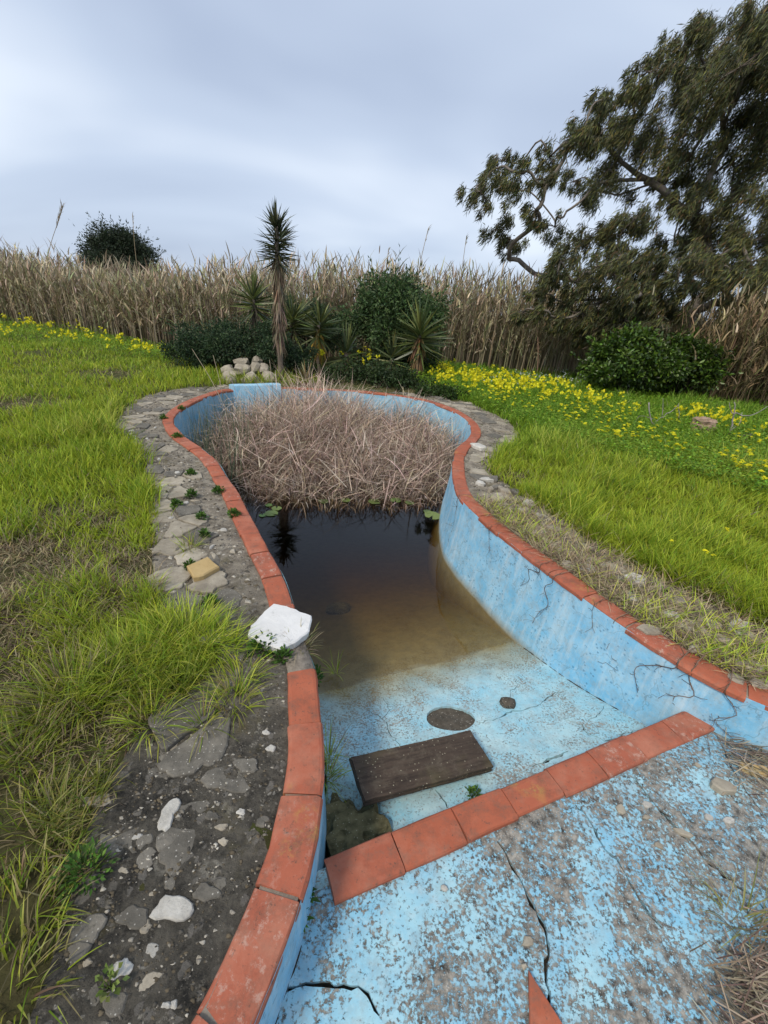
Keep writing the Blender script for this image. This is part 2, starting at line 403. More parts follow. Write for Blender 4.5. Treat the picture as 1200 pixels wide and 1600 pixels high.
def m_stone(name, a, b, sc=9, spk=None):
    t = NT(name); ri = t.n('ShaderNodeObjectInfo').outputs['Random']
    off = t.n('ShaderNodeVectorMath', {0: t.obj(), 1: t.n('ShaderNodeCombineXYZ', {0: t.math('MULTIPLY', ri, 53.0), 1: ri}).outputs[0]}, operation='ADD').outputs[0]
    c = t.mix(t.ramp(t.noise(sc, 9, .7, off), [(.3, 0.0), (.7, 1.0)]), a, b)
    c = t.mix(t.math('MULTIPLY', ri, .45), c, tuple(.55*(p+q)/2 for p, q in zip(a, b)))
    c = t.mix(t.ramp(t.noise(sc*3.5, 7, .75, off), [(.57, 0.0), (.72, .65)]), c, tuple(.35*p for p in a))
    if spk: c = t.mix(t.ramp(t.voro(75, off), [(.08, .85), (.2, 0.0)]), c, spk)
    nb = t.bump(t.noise(sc*2.2, 9, .75, off), .7, .012)
    return t.fin(c, .88, nb, .2)
M_stone = m_stone('grey paving stone', (.20, .17, .13), (.50, .45, .36))
M_stone_d = m_stone('dark lichened stone', (.075, .07, .06), (.24, .22, .185), 12, (.5, .48, .43))
M_white = m_stone('white marble', (.66, .655, .65), (.84, .84, .83), 5)
M_lich = m_stone('white lichened stone', (.36, .34, .30), (.66, .64, .59), 20)
M_sand = m_stone('yellow sandstone', (.45, .31, .13), (.60, .45, .23), 6)
M_rubble = m_stone('mossy concrete', (.055, .05, .025), (.24, .21, .11), 22, (.45, .42, .3))
M_patch = m_stone('bare concrete', (.05, .043, .033), (.17, .145, .115), 30, (.55, .52, .46))
def m_simple(name, a, b, sc=8, rough=.9, bs=.5):
    t = NT(name); c = t.mix(t.ramp(t.noise(sc, 8, .7), [(.3, 0.0), (.7, 1.0)]), a, b)
    return t.fin(c, rough, t.bump(t.noise(sc*3, 7, .75), bs, .012), .2)
M_soil = m_simple('dark soil', (.018, .015, .011), (.06, .05, .035), 30)
M_mortar = m_simple('mortar', (.13, .11, .09), (.33, .29, .24), 25)
def m_ground():
    t = NT('turf soil')
    c = t.mix(t.ramp(t.noise(.9, 7, .65), [(.35, 0.0), (.65, 1.0)]), (.055, .075, .018), (.115, .105, .045))
    c = t.mix(t.ramp(t.noise(14, 8, .75), [(.4, 0.0), (.7, .8)]), c, (.045, .034, .02))
    c = t.mix(t.ramp(t.noise(40, 6, .75), [(.55, 0.0), (.75, .6)]), c, (.22, .18, .10))
    return t.fin(c, .95, t.bump(t.noise(25, 9, .8), .9, .03), .1)
M_ground = m_ground()
def m_wood():
    t = NT('weathered layered board')
    st = t.n('ShaderNodeMapping', {0: t.obj(), 3: (1.5, 14, 60)}).outputs[0]
    c = t.mix(t.ramp(t.noise(3, 8, .7, st), [(.3, 0.0), (.7, 1.0)]), (.028, .020, .016), (.095, .068, .050))
    z = t.n('ShaderNodeSeparateXYZ', {0: t.obj()}).outputs['Z']
    vb = t.n('ShaderNodeTexVoronoi', {'Vector': t.obj(), 'Scale': 70.0}); c = t.mix(t.math('MULTIPLY', t.ramp(vb.outputs['Color'], [(.62, 0.0), (.66, 1.0)]), t.ramp(vb.outputs['Distance'], [(.10, .9), (.22, 0.0)])), c, (.42, .38, .27))
    c = t.mix(t.ramp(t.noise(19, 8, .8), [(.5, 0.0), (.7, .6)]), c, (.15, .125, .09))
    c = t.mix(t.ramp(t.noise(4, 5), [(.55, 0.0), (.7, .5)]), c, (.10, .085, .04))
    return t.fin(c, .85, t.bump(t.noise(6, 8, .75, st), .7, .006), .25)
M_board = m_wood()
def m_leaf(name, trans=.3, rough=.55, spec=.3):
    t = NT(name)
    a = t.n('ShaderNodeAttribute', attribute_name='Col').outputs['Color']
    p = t.n('ShaderNodeBsdfPrincipled', {'Base Color': a, 'Roughness': rough, 'Specular IOR Level': spec})
    tr = t.n('ShaderNodeBsdfTranslucent', {'Color': a})
    mxs = t.n('ShaderNodeMixShader', {0: trans, 1: p, 2: tr})
    t.t.links.new(mxs.outputs[0], t.out.inputs[0]); return t.m
M_leaf = m_leaf('leaf', .3); M_grass = m_leaf('grass', .42, .5, .25); M_dry = m_leaf('dry leaf', .15, .8, .15); M_glossy = m_leaf('glossy leaf', .18, .38, .4)
def m_bark():
    t = NT('bark'); a = t.n('ShaderNodeAttribute', attribute_name='Col').outputs['Color']
    c = t.mix(t.ramp(t.noise(6, 8, .7), [(.35, .0), (.7, .8)]), a, (.06, .048, .04))
    return t.fin(c, .9, t.bump(t.noise(18, 8, .75), .8, .02), .2)
M_bark = m_bark()
def m_water():
    t = NT('brown pond water')
    tr = t.n('ShaderNodeBsdfTransparent', {'Color': (1, 1, 1, 1)})
    bp = t.bump(t.noise(5, 3, .5), .025, .01)
    gl = t.n('ShaderNodeBsdfGlossy', {'Roughness': .012, 'Color': (1, 1, 1, 1), 'Normal': bp})
    fr = t.n('ShaderNodeFresnel', {'IOR': 1.333, 'Normal': bp})
    ms = t.n('ShaderNodeMixShader', {0: fr, 1: tr, 2: gl}); t.t.links.new(ms.outputs[0], t.out.inputs[0])
    ab = t.n('ShaderNodeVolumeAbsorption', {'Color': (.60, .47, .10, 1), 'Density': 4.0})
    t.t.links.new(ab.outputs[0], t.out.inputs['Volume']); return t.m
M_water = m_water()

# ------------------------------------------------------------------ pool outline
Lp = [(-.21, .38), (-.18, .50), (-.15, .63), (-.137, .76), (-.14, .92), (-.155, 1.05), (-.19, 1.2), (-.26, 1.46), (-.36, 1.67), (-.44, 1.86), (-.57, 2.14), (-.74, 2.43), (-1.03, 2.93), (-1.23, 3.28), (-1.46, 3.64), (-1.68, 3.98), (-1.87, 4.21), (-2.08, 4.43), (-2.32, 4.68), (-2.68, 5.2), (-2.83, 5.65), (-2.90, 6.2), (-2.87, 6.85), (-2.72, 7.36)]
Rp = [(-2.05, 7.86), (-1.3, 8.11), (-.66, 8.22), (-.15, 8.2), (.36, 8.03), (.73, 7.72), (1.01, 7.22), (1.15, 6.63), (1.14, 6.06), (1.02, 5.6), (.87, 5.25), (.76, 4.85), (.68, 4.25), (.665, 3.72), (.73, 3.40), (.84, 3.11), (.96, 2.83), (1.1, 2.53), (1.23, 2.27), (1.36, 2.03), (1.48, 1.84), (1.58, 1.70), (1.69, 1.58), (1.83, 1.48), (2.2, 1.27), (2.55, .95), (2.75, .4), (2.65, -.4), (2.2, -1.1), (1.2, -1.5), (.2, -1.5), (-.42, -1.2), (-.5, -.6), (-.38, 0), (-.27, .25)]
LOOP = smooth_line(np.array(Lp+Rp+[Lp[0]]), .05)[:-1]
NL = len(LOOP)
tg = np.roll(LOOP, -1, 0)-np.roll(LOOP, 1, 0); tg /= np.linalg.norm(tg, axis=1)[:, None]
for _ in range(2): tg = tg+.5*(np.roll(tg, 1, 0)+np.roll(tg, -1, 0)); tg /= np.linalg.norm(tg, axis=1)[:, None]
NRM = np.stack([-tg[:, 1], tg[:, 0]], 1)                   # outward
ARC = np.concatenate([[0], np.cumsum(np.linalg.norm(np.diff(LOOP, axis=0), axis=1))]); PERIM = ARC[-1]+np.linalg.norm(LOOP[0]-LOOP[-1])
def at_arc(a):
    a = a % PERIM; e = np.append(ARC, PERIM)
    return (np.array([np.interp(a, e, np.append(LOOP[:, k], LOOP[0, k])) for k in (0, 1)]),
            np.array([np.interp(a, e, np.append(NRM[:, k], NRM[0, k])) for k in (0, 1)]))
def arc_of(p): return ARC[np.argmin(np.hypot(LOOP[:, 0]-p[0], LOOP[:, 1]-p[1]))]
OUT = LOOP+NRM*.118
P0 = np.array([-.10, .83]); CD = np.array([1.80, .83]); CLEN = np.linalg.norm(CD); CD = CD/CLEN; CN = np.array([-CD[1], CD[0]])
WZ = -.65
def s_of(x, y): return (x-P0[0])*CN[0]+(y-P0[1])*CN[1]
def floor_z(x, y):
    s = np.maximum(s_of(x, y), 0)
    z = np.where(s < 1.05, -.45-.19*s, -.65-.27*(s-1.05)); z = np.maximum(z, -1.75)
    z = z - .20*np.exp(-((x+.10)**2+(y-1.02)**2)/.15**2)
    return z+.006*vnoise(x, y, 4)
def wade_z(x, y): return -.272+.006*vnoise(x, y, 3.5, 5)+.004*vnoise(x, y, 9, 9)

pool = empty('swimming_pool', (0, 3, -.6))
tag(pool, 'abandoned blue painted garden pool edged with terracotta coping tiles', 'swimming pool')
def child(o): o.parent = pool; o.matrix_parent_inverse = Matrix.Translation((0, -3, .6)); return o

# walls
mb = MB(); rows = 14; V = []
fz = floor_z(LOOP[:, 0], LOOP[:, 1]); ss = s_of(LOOP[:, 0], LOOP[:, 1])
bz = np.where(ss > -.16, fz-.22, -.42)
for k in range(rows+1):
    t = k/rows; z = -.012+(bz+.012)*t
    dep = np.clip((-z)/.75, 0, 1.3); inw = .012+.075*dep**2*np.clip(ss*1.5+.2, .15, 1)
    p = LOOP-NRM*inw[:, None]
    p = p+NRM*(.006*vnoise(LOOP[:, 0]+z*2, LOOP[:, 1]-z, 4)[:, None])
    V.append(np.concatenate([p, z[:, None]], 1))
V = np.concatenate(V)
Q = [[k*NL+i, k*NL+(i+1) % NL, (k+1)*NL+(i+1) % NL, (k+1)*NL+i] for k in range(rows) for i in range(NL)]
mb.add(V, Q); child(mb.build('wall', M_wall))

# cracks cut through the floors
def crack(pts, w, z):
    L = smooth_line(np.array([W(a, b, z) for a, b in pts]), .022); n = len(L)
    L = L+rng.normal(0, .0035, L.shape)
    g = np.gradient(L, axis=0); g /= np.linalg.norm(g, axis=1)[:, None]; nn = np.stack([-g[:, 1], g[:, 0]], 1)
    t = np.linspace(0, 1, n); ww = 1.7*w*(.25+.75*np.sin(np.pi*np.clip(t*.9+.07, 0, 1))**.7)*rng.uniform(.35, 1.6, n)
    return np.concatenate([L+nn*ww[:, None]/2, (L-nn*ww[:, None]/2)[::-1]])
wz = -.27
CW = [crack(p, w, wz) for p, w in [
    ([(779, 1314), (800, 1350), (815, 1378), (832, 1412), (850, 1446), (859, 1482), (852, 1520), (857, 1560), (862, 1598)], .0075),
    ([(898, 1256), (925, 1290), (938, 1318), (968, 1352), (985, 1385), (1012, 1425), (1034, 1450)], .006),
    ([(990, 1214), (1012, 1240), (1040, 1275), (1075, 1310), (1100, 1340), (1140, 1375), (1175, 1400), (1215, 1450)], .010),
    ([(425, 1549), (455, 1542), (490, 1535), (525, 1540), (566, 1542), (578, 1560), (592, 1592)], .006),
    ([(1120, 1150), (1150, 1210), (1185, 1262), (1210, 1290)], .005)]]
CF = [crack(p, w, -.5) for p, w in [
    ([(750, 1121), (775, 1116), (800, 1104), (822, 1101), (848, 1092), (866, 1076), (890, 1069)], .0045),
    ([(806, 1096), (800, 1072), (812, 1055), (808, 1042)], .003),
    ([(848, 1100), (880, 1120), (910, 1134), (914, 1146), (945, 1163), (975, 1152), (1008, 1146)], .004),
    ([(910, 1132), (935, 1115), (948, 1098)], .0028),
    ([(680, 1236), (692, 1252), (697, 1268)], .004), ([(575, 1088), (603, 1110), (612, 1135), (632, 1165)], .003),
    ([(600, 1068), (610, 1090), (598, 1108)], .0025), ([(830, 1203), (868, 1186), (884, 1180)], .007)]]
pc = W(705, 1115, -.52)
PATCH = blob_poly(30, .132, .095, .05)+np.array(pc)
wade_poly = clip(LOOP-NRM*.008, P0-CN*.06, -CN)
floor_poly = clip(LOOP-NRM*.004, P0-CN*.06, CN)
def keep_in(hs, poly): return [h for h in hs if pip(h, poly).all()]
def clipped(hs, lim):   # trim cracks that leave the slab
    return hs
for nm, poly, hs, zf, mat, st in (('wading_floor', wade_poly, CW, wade_z, M_wade, .07), ('floor', floor_poly, CF+[PATCH], floor_z, M_floor, .07)):
    o = child(link(nm, sheet(nm, poly, hs, st, zf), None, mat))
    o.data.polygons.foreach_set('use_smooth', np.zeros(len(o.data.polygons), bool))
    md = o.modifiers.new('thick', 'SOLIDIFY'); md.thickness = .016; md.offset = -1
    o2 = child(link('crack_bed', sheet('crack_bed', poly, [], .25, lambda x, y, zf=zf: zf(x, y)-.022), None, M_soil))
pm = sheet('bare_patch', PATCH*1.0+(PATCH-np.array(pc))*.04, [], .018, lambda x, y: floor_z(x, y)-.015+.005*vnoise(x, y, 60)+.004*vnoise(x, y, 120, 7))
child(link('bare_patch', pm, None, M_patch))
# riser below the dividing row of tiles
mb = MB(); A = P0-CD*.06; n = 30; V = []
for z, off in ((-.262, -.012), (-.40, -.012), (-.62, -.006), (-.95, 0)):
    for i in range(n+1):
        p = A+CD*((CLEN+.12)*i/n)+CN*off; V.append((p[0], p[1], z))
mb.add(V, [[k*(n+1)+i, k*(n+1)+i+1, (k+1)*(n+1)+i+1, (k+1)*(n+1)+i] for k in range(3) for i in range(n)]); child(mb.build('step_riser', M_floor))

# open joints between wall and floors
for lo_s, hi_s, zf2, zo in ((.02, 1.0, floor_z, .0), (-2.0, -.14, wade_z, .0)):
    k = np.where((ss > lo_s) & (ss < hi_s) & (LOOP[:, 1] > .1))[0]
    runs = np.split(k, np.where(np.diff(k) != 1)[0]+1)
    for rn in runs:
        if len(rn) < 4: continue
        pp = LOOP[rn]; zz0 = zf2(pp[:, 0], pp[:, 1]); dep = np.clip(-zz0/.75, 0, 1.3); inw = .012+.075*dep**2*np.clip(ss[rn]*1.5+.2, .15, 1)
        pp = pp-NRM[rn]*(inw+.002)[:, None]; mb = MB()
        tube(mb, smooth_line(np.concatenate([pp, (zz0-.001)[:, None]], 1), .02), np.clip(.0035+.002*rng.normal(size=len(smooth_line(np.concatenate([pp, (zz0-.001)[:, None]], 1), .02))), .0012, .008), (1, 1, 1), 6)
        child(mb.build('open_joint', M_soil))
# coping tiles
def tile_mesh(name, ci, co, top, th=.034, seed=0):
    """swept tile between an inner and an outer line (lists of 2-D points)"""
    ci = np.array(ci); co = np.array(co); n = len(ci); w = np.linalg.norm(co-ci, axis=1).mean()
    prof = [(0, -th), (0, -.013), (.06, -.003), (.16, 0), (.5, .0012), (.88, 0), (.965, -.003), (1, -.010), (1, -th)]
    V = []; m = len(prof)
    for i in range(n):
        for u, z in prof:
            q = ci[i]+(co[i]-ci[i])*u+np.array([mnoise.noise(Vector((seed*7.1, i*2.3+u*9, .5))), mnoise.noise(Vector((seed*5.3, u*9, i*2.9)))])*.0042
            e = -.0012 if i in (0, n-1) and z > -th else 0
            V.append((q[0], q[1], top+z+e+.0026*mnoise.noise(Vector((q[0]*16, q[1]*16, seed)))))
    F = [(i*m+j, i*m+j+1, (i+1)*m+j+1, (i+1)*m+j) for i in range(n-1) for j in range(m-1)]
    F += [tuple(range(m-1, -1, -1)), tuple((n-1)*m+j for j in range(m))]
    V = np.array(V); c = V.mean(0); me = bpy.data.meshes.new(name); me.from_pydata((V-c).tolist(), [], F)
    me.update(); return me, c
TL = .282
a0 = arc_of((-.15, .63)); gap_a, gap_b = arc_of((-.275, 1.48)), arc_of((-.335, 1.625))
chA, chB = arc_of((-2.70, 7.40)), arc_of((-2.05, 7.86))
spans = []
a = a0
while a < gap_a-.1: spans.append((a, a+TL)); a += TL
a = gap_b
k = int(round((chA-a)/TL)); spans += [(a+(chA-a)/k*i, a+(chA-a)/k*(i+1)) for i in range(k)]
a = chB; k = int(round((a0+PERIM-a)/TL)); spans += [(a+(a0+PERIM-a)/k*i, a+(a0+PERIM-a)/k*(i+1)) for i in range(k)]
for i, (a, b) in enumerate(spans):
    g = rng.uniform(.002, .006); us = np.linspace(a+g, b-g, 6); sk = rng.normal(0, .0035)
    ci, co = [], []
    for j, u in enumerate(us):
        p, nn = at_arc(u); p2, n2 = at_arc(u+rng.normal(0, .0002))
        ci.append(p-nn*(.014+sk)); co.append(p+nn*(.116+sk))
    me, c = tile_mesh('coping_tile', ci, co, rng.normal(0, .0025), seed=i)
    o = child(link('coping_tile', me, None, M_tile)); o.location = Vector(c)
    o.rotation_euler = (rng.normal(0, .008), rng.normal(0, .008), 0)
ct = [0, .255, .51, .745, .985, 1.225, 1.47, 1.72, 1.985]
for i in range(8):
    us = np.linspace(ct[i]+.002, ct[i+1]-.002, 3); sk = rng.normal(0, .003)
    me, c = tile_mesh('step_tile', [P0+CD*u+CN*(.012+sk) for u in us], [P0+CD*u-CN*(.118+sk) for u in us], -.247+rng.normal(0, .002), .03, 100+i)
    o = child(link('step_tile', me, None, M_tile)); o.location = Vector(c); o.rotation_euler = (rng.normal(0, .008), rng.normal(0, .008), 0)
# mortar bed below the coping
mb = MB(); V = []
prof = [(-.006, -.06), (-.006, -.010), (.108, -.010), (.112, -.06)]
for u, z in prof:
    p = LOOP+NRM*u; V.append(np.concatenate([p, np.full((NL, 1), z)], 1))
mb.add(np.concatenate(V), [[k*NL+i, (k+1)*NL+i, (k+1)*NL+(i+1) % NL, k*NL+(i+1) % NL] for k in range(3) for i in range(NL)])
child(mb.build('mortar_bed', M_mortar, smooth=False))
# raised blue inlet block at the far end
mb = MB(); us = np.linspace(chA-.02, chB+.02, 12); V = []
prof = [(-.03, -.7), (-.034, .055), (-.02, .07), (.10, .072), (.125, .06), (.125, -.05)]
for u in us:
    p, nn = at_arc(u)
    for w_, z in prof: q = p+nn*w_; V.append((q[0], q[1], z+.004*math.sin(u*9)))
m = len(prof); Q = [[i*m+j, (i+1)*m+j, (i+1)*m+j+1, i*m+j+1] for i in range(11) for j in range(m-1)]
mb.add(V, Q); mb.add(np.array(V)[:m], [[0, 1, 4, 5], [1, 2, 3, 4]]); mb.add(np.array(V)[-m:], [[5, 4, 1, 0], [4, 3, 2, 1]])
child(mb.build('inlet_block', M_wall))

# ------------------------------------------------------------------ water
wp = clip(LOOP+NRM*.03, P0+CN*.35, CN); n = len(wp)
me = bpy.data.meshes.new('water')
me.from_pydata([(x, y, WZ) for x, y in wp]+[(x, y, -2.6) for x, y in wp], [],
    [tuple(range(n-1, -1, -1)), tuple(range(n, 2*n))]+[(i, (i+1) % n, n+(i+1) % n, n+i) for i in range(n)])
bm = bmesh.new(); bm.from_mesh(me); bmesh.ops.recalc_face_normals(bm, faces=bm.faces); bm.to_mesh(me); bm.free()
tag(link('water', me, None, M_water), kind='structure')

# ------------------------------------------------------------------ ground and path
pathL = [(30, 1640), (70, 1500), (110, 1380), (150, 1250), (215, 1130), (290, 1080), (330, 1035), (290, 985), (245, 945), (238, 870), (240, 800), (236, 745), (212, 695), (178, 668), (190, 642), (215, 622), (262, 608), (330, 601)]
pathR = [(520, 601), (600, 604), (690, 617), (745, 633), (790, 655), (812, 684), (785, 702), (766, 730), (796, 757), (864, 802), (940, 852), (1030, 898), (1125, 942), (1235, 990)]
pw = [W(*q) for q in pathL]
far_pts = [(-2.55, 7.95), (-1.9, 8.3)]
pwr = [W(*q) for q in pathR]
AP = np.array(pw+far_pts+pwr+[(2.9, 1.75), (3.6, 1.2), (3.9, .2), (3.4, -1.4), (1.5, -2.4), (-.4, -2.2), (-1.3, -1.2), (-1.05, -.3)])
APRON = smooth_line(np.concatenate([AP, AP[:1]]), .07)[:-1]
# keep the apron outside the coping
dd = dist_to(APRON, OUT); ins = pip(APRON, LOOP+NRM*.16)
for i in np.where(ins)[0]:
    j = np.argmin(np.hypot(*(LOOP-APRON[i]).T)); APRON[i] = LOOP[j]+NRM[j]*.17
APRON = APRON+np.stack([vnoise(APRON[:, 0], APRON[:, 1], 5, 3), vnoise(APRON[:, 0], APRON[:, 1], 5, 13)], 1)*.03
ins = pip(APRON, LOOP+NRM*.15)
APRON = APRON[~ins]
def gz(x, y):
    x = np.asarray(x, float); y = np.asarray(y, float)
    d = np.hypot(x+.6, y-4)
    return -.03+np.clip((d-4.5)/5, 0, 1)*(.07*vnoise(x, y, .7)+.03*vnoise(x, y, 1.7, 4))+.32*np.exp(-((x+1.6)**2/4+(y-10.4)**2/1.6))
def path_z(x, y):
    return -.022+.006*vnoise(x, y, 3)+.003*vnoise(x, y, 11, 6)+.0028*vnoise(x, y, 31, 14)+.0018*vnoise(x, y, 67, 23)
BIG = np.array([(-400, -200), (400, -200), (400, 600), (-400, 600)], float)
lo = np.stack(np.meshgrid(np.arange(-22, 22, .5), np.arange(-4, 26, .5)), -1).reshape(-1, 2)+rng.uniform(-.15, .15, (88*60, 2))
lo = lo[~pip(lo, LOOP+NRM*.2)]
tag(link('ground', sheet('ground', BIG, [LOOP+NRM*.09], 0, gz, lo), None, M_ground), kind='structure')
path = tag(link('path', sheet('path', APRON, [LOOP+NRM*.10], .045, path_z), None, M_path), kind='structure')

# crazy paving: cells of a Voronoi diagram, shrunk
def voronoi_cells(pts, R):
    cells = []
    for i, p in enumerate(pts):
        poly = p+np.array([(-R, -R), (R, -R), (R, R), (-R, R)])
        d = np.hypot(*(pts-p).T)
        for j in np.argsort(d)[1:14]:
            if d[j] > 2*R: break
            q = pts[j]; poly = clip(poly, (p+q)/2, (p-q)/np.linalg.norm(p-q))
            if len(poly) < 3: break
        cells.append(poly)
    return cells
def poisson(region, n, r0):
    out = []
    lo_, hi_ = np.min(region, 0), np.max(region, 0)
    for _ in range(n):
        p = rng.uniform(lo_, hi_)
        if all((p[0]-q[0])**2+(p[1]-q[1])**2 > r0*r0 for q in out): out.append(p)
    return np.array(out)
allp = poisson(APRON, 9000, .125)
inA = pip(allp, APRON) & ~pip(allp, LOOP+NRM*.15)
cells = voronoi_cells(allp, .19); nst = 0
for p, ok, cell in zip(allp, inA, cells):
    if not ok or len(cell) < 3 or p[1] < 1.02: continue
    dc = dist_to(p[None], OUT)[0]; left = p[0] < -.5 and p[1] < 7
    keep = .95 if (left and 1.2 < p[1] < 2.9 and dc > .16) else .66
    if left and p[1] < 2.7 and dc < .2: keep = .08
    if rng.random() > keep: continue
    c = cell.mean(0); poly = c+(cell-c)*rng.uniform(.84, .96)
    # cut the corners so that stones are not straight-sided
    q = []
    for i in range(len(poly)):
        a_, b_ = poly[i], poly[(i+1) % len(poly)]; q += [a_*.93+b_*.07, a_*.65+b_*.35+rng.normal(0, .007, 2), a_*.35+b_*.65+rng.normal(0, .007, 2), a_*.07+b_*.93]
    q = np.array(q)
    if np.ptp(q, 0).max() < .27 and not pip(q, LOOP+NRM*.15).any() and pip(q, APRON).mean() > .6:
        me = slab_mesh('paving_stone', q-c, rng.uniform(.020, .034), .005, rng.uniform(0, 99), .006)
        o = link('paving_stone', me, path, (M_lich if rng.random() < .1 and np.ptp(q, 0).max() < .17 else (M_stone_d if rng.random() < .4 or p[1] < 1.6 else M_stone)))
        o.location = (c[0], c[1], float(path_z(c[0], c[1]))-.016); o.rotation_euler = (rng.normal(0, .02), rng.normal(0, .02), 0); nst += 1
print('paving stones', nst)
# stones and lichened flints set in the dark cement near the pool steps
def set_stone(px, py, wpx, hpx, mat, name='set_stone', h=.005):
    x, y = W(px, py); xr, _ = W(px+wpx/2, py); _, yt = W(px, py-hpx/2)
    me = slab_mesh(name, blob_poly(17, abs(xr-x), abs(yt-y), .34), h+.016, .004, rng.uniform(0, 99), .008)
    o = link(name, me, path, mat); o.location = (x, y, float(path_z(x, y))-.017); return o
for a in [(268, 1412, 60, 46, M_lich), (262, 1265, 28, 50, M_lich), (236, 1475, 22, 26, M_lich), (188, 1506, 30, 40, M_lich), (278, 1325, 56, 62, M_stone_d), (150, 1245, 44, 24, M_stone),
          (212, 1300, 16, 12, M_lich), (265, 1290, 12, 10, M_lich), (330, 1268, 20, 16, M_stone_d), (410, 1275, 20, 18, M_stone_d), (345, 1285, 18, 12, M_stone), (225, 1440, 18, 22, M_stone), (235, 1388, 10, 8, M_stone), (240, 1345, 12, 9, M_stone_d), (258, 1565, 14, 12, M_lich), (270, 1563, 14, 16, M_lich), (133, 1497, 16, 14, M_stone), (310, 1490, 12, 10, M_stone), (175, 1560, 46, 40, M_stone_d), (205, 1425, 50, 40, M_stone_d), (330, 1175, 40, 26, M_stone_d), (385, 1190, 36, 26, M_stone_d), (376, 1260, 14, 12, M_lich), (423, 1163, 14, 12, M_lich), (415, 1138, 12, 9, M_lich), (322, 1388, 40, 30, M_stone_d), (120, 1480, 40, 30, M_stone_d)]:
    set_stone(*a)
for _ in range(30):
    px, py = rng.uniform(110, 430), rng.uniform(1150, 1600)
    x, y = W(px, py)
    if pip(np.array([[x, y]]), APRON)[0] and dist_to(np.array([[x, y]]), OUT)[0] > .06 and x < -.2:
        s = rng.uniform(8, 26); set_stone(px, py, s, s*rng.uniform(.6, 1), [M_stone_d, M_stone_d, M_stone_d, M_stone][rng.integers(4)], h=.002)
for _ in range(70):
    u = rng.uniform(gap_b, chA-.3); p, nn = at_arc(u); p = p+nn*rng.uniform(.2, .55)
    me = slab_mesh('set_stone', blob_poly(8, rng.uniform(.012, .035), rng.uniform(.01, .025), .3, rng.uniform(0, 6)), .03, .006, rng.uniform(0, 99), .004)
    o = link('set_stone', me, path, [M_stone, M_lich, M_stone_d][rng.integers(3)]); o.location = (p[0], p[1], float(path_z(p[0], p[1]))-.018)
for _ in range(46):                                       # worn flat stones in the soil behind the long wall
    u = rng.uniform(arc_of((.68, 4.2)), arc_of((1.9, 1.45))); p, nn = at_arc(u); p = p+nn*rng.uniform(.24, .62)
    me = slab_mesh('set_stone', blob_poly(10, rng.uniform(.03, .085), rng.uniform(.025, .06), .28, rng.uniform(0, 6)), .045, .006, rng.uniform(0, 99), .007)
    o = link('set_stone', me, path, [M_stone, M_stone, M_stone_d, M_lich][rng.integers(4)]); o.location = (p[0], p[1], float(path_z(p[0], p[1]))-.014); o.rotation_euler = (rng.normal(0, .07), rng.normal(0, .07), 0)
for _ in range(26):                                       # broad flat slabs flush with the dark cement
    px, py = rng.uniform(120, 420), rng.uniform(1110, 1590); x, y = W(px, py)
    if pip(np.array([[x, y]]), APRON)[0] and dist_to(np.array([[x, y]]), OUT)[0] > .10 and x < -.25:
        set_stone(px, py, rng.uniform(38, 75), rng.uniform(28, 55), M_stone_d if rng.random() < .7 else M_stone, h=.001)
# loose grit lying on the path
def grit(n, umin, umax, wmin, wmax, cols, s0, s1):
    mb = MB(); base = np.array([(1, 0, 0), (-.5, .87, 0), (-.5, -.87, 0), (.1, .05, .75), (.55, .6, .3), (-.8, 0, .3)])
    T = np.array([[0, 4, 3], [4, 1, 3], [1, 5, 3], [5, 2, 3], [2, 0, 3], [0, 1, 4], [1, 2, 5]])
    u = rng.uniform(umin, umax, n); PN = [at_arc(q) for q in u]
    P = np.array([p+nn*rng.uniform(wmin, wmax) for p, nn in PN]); P = P[pip(P, APRON)]; n = len(P)
    s = s0*(s1/s0)**(rng.random(n)**2.2); an = rng.uniform(0, 6.28, n); ca, sa = np.cos(an)[:, None], np.sin(an)[:, None]
    b = base[None]*(1+rng.normal(0, .22, (n, 6, 3)))
    V = np.stack([b[:, :, 0]*ca-b[:, :, 1]*sa, (b[:, :, 0]*sa+b[:, :, 1]*ca)*.75, b[:, :, 2]*.8], 2)*s[:, None, None]
    V[:, :, 0] += P[:, 0, None]; V[:, :, 1] += P[:, 1, None]; V[:, :, 2] += (path_z(P[:, 0], P[:, 1])-.001)[:, None]
    k = rng.choice(len(cols), n); C = np.array(cols)[k]*(1+rng.normal(0, .2, (n, 1)))
    mb.add(V.reshape(-1, 3), None, (T[None]+(np.arange(n)*6)[:, None, None]).reshape(-1, 3), np.repeat(np.clip(C, .01, .8), 6, 0)); return mb
M_grit = None
def m_grit():
    t = NT('grit'); cc = t.n('ShaderNodeAttribute', attribute_name='Col').outputs['Color']
    return t.fin(t.mix(t.ramp(t.noise(120, 5), [(.4, 0.0), (.7, .6)]), cc, (.05, .045, .04)), .9, None, .15)
M_grit = m_grit()
GCOL = [(.07, .065, .055), (.16, .145, .12), (.30, .275, .23), (.11, .09, .06), (.42, .39, .33)]
gl = grit(5200, -.15, gap_b, .13, .62, [GCOL[0]]*3+GCOL[1:3]+[GCOL[3]]*3+[GCOL[4]], .002, .010); o = gl.build('grit', M_grit, path, False); o['kind'] = 'stuff'
gl = grit(5200, gap_b, chA, .13, .85, GCOL, .004, .022); o = gl.build('grit', M_grit, path, False); o['kind'] = 'stuff'
gl = grit(2600, chB, arc_of((1.83, 1.48)), .13, .6, GCOL, .005, .022); o = gl.build('grit', M_grit, path, False); o['kind'] = 'stuff'
#PART2
ORD = ['first', 'second', 'third', 'fourth', 'fifth', 'sixth', 'seventh', 'eighth', 'ninth', 'tenth', 'eleventh', 'twelfth', 'thirteenth', 'fourteenth', 'fifteenth']
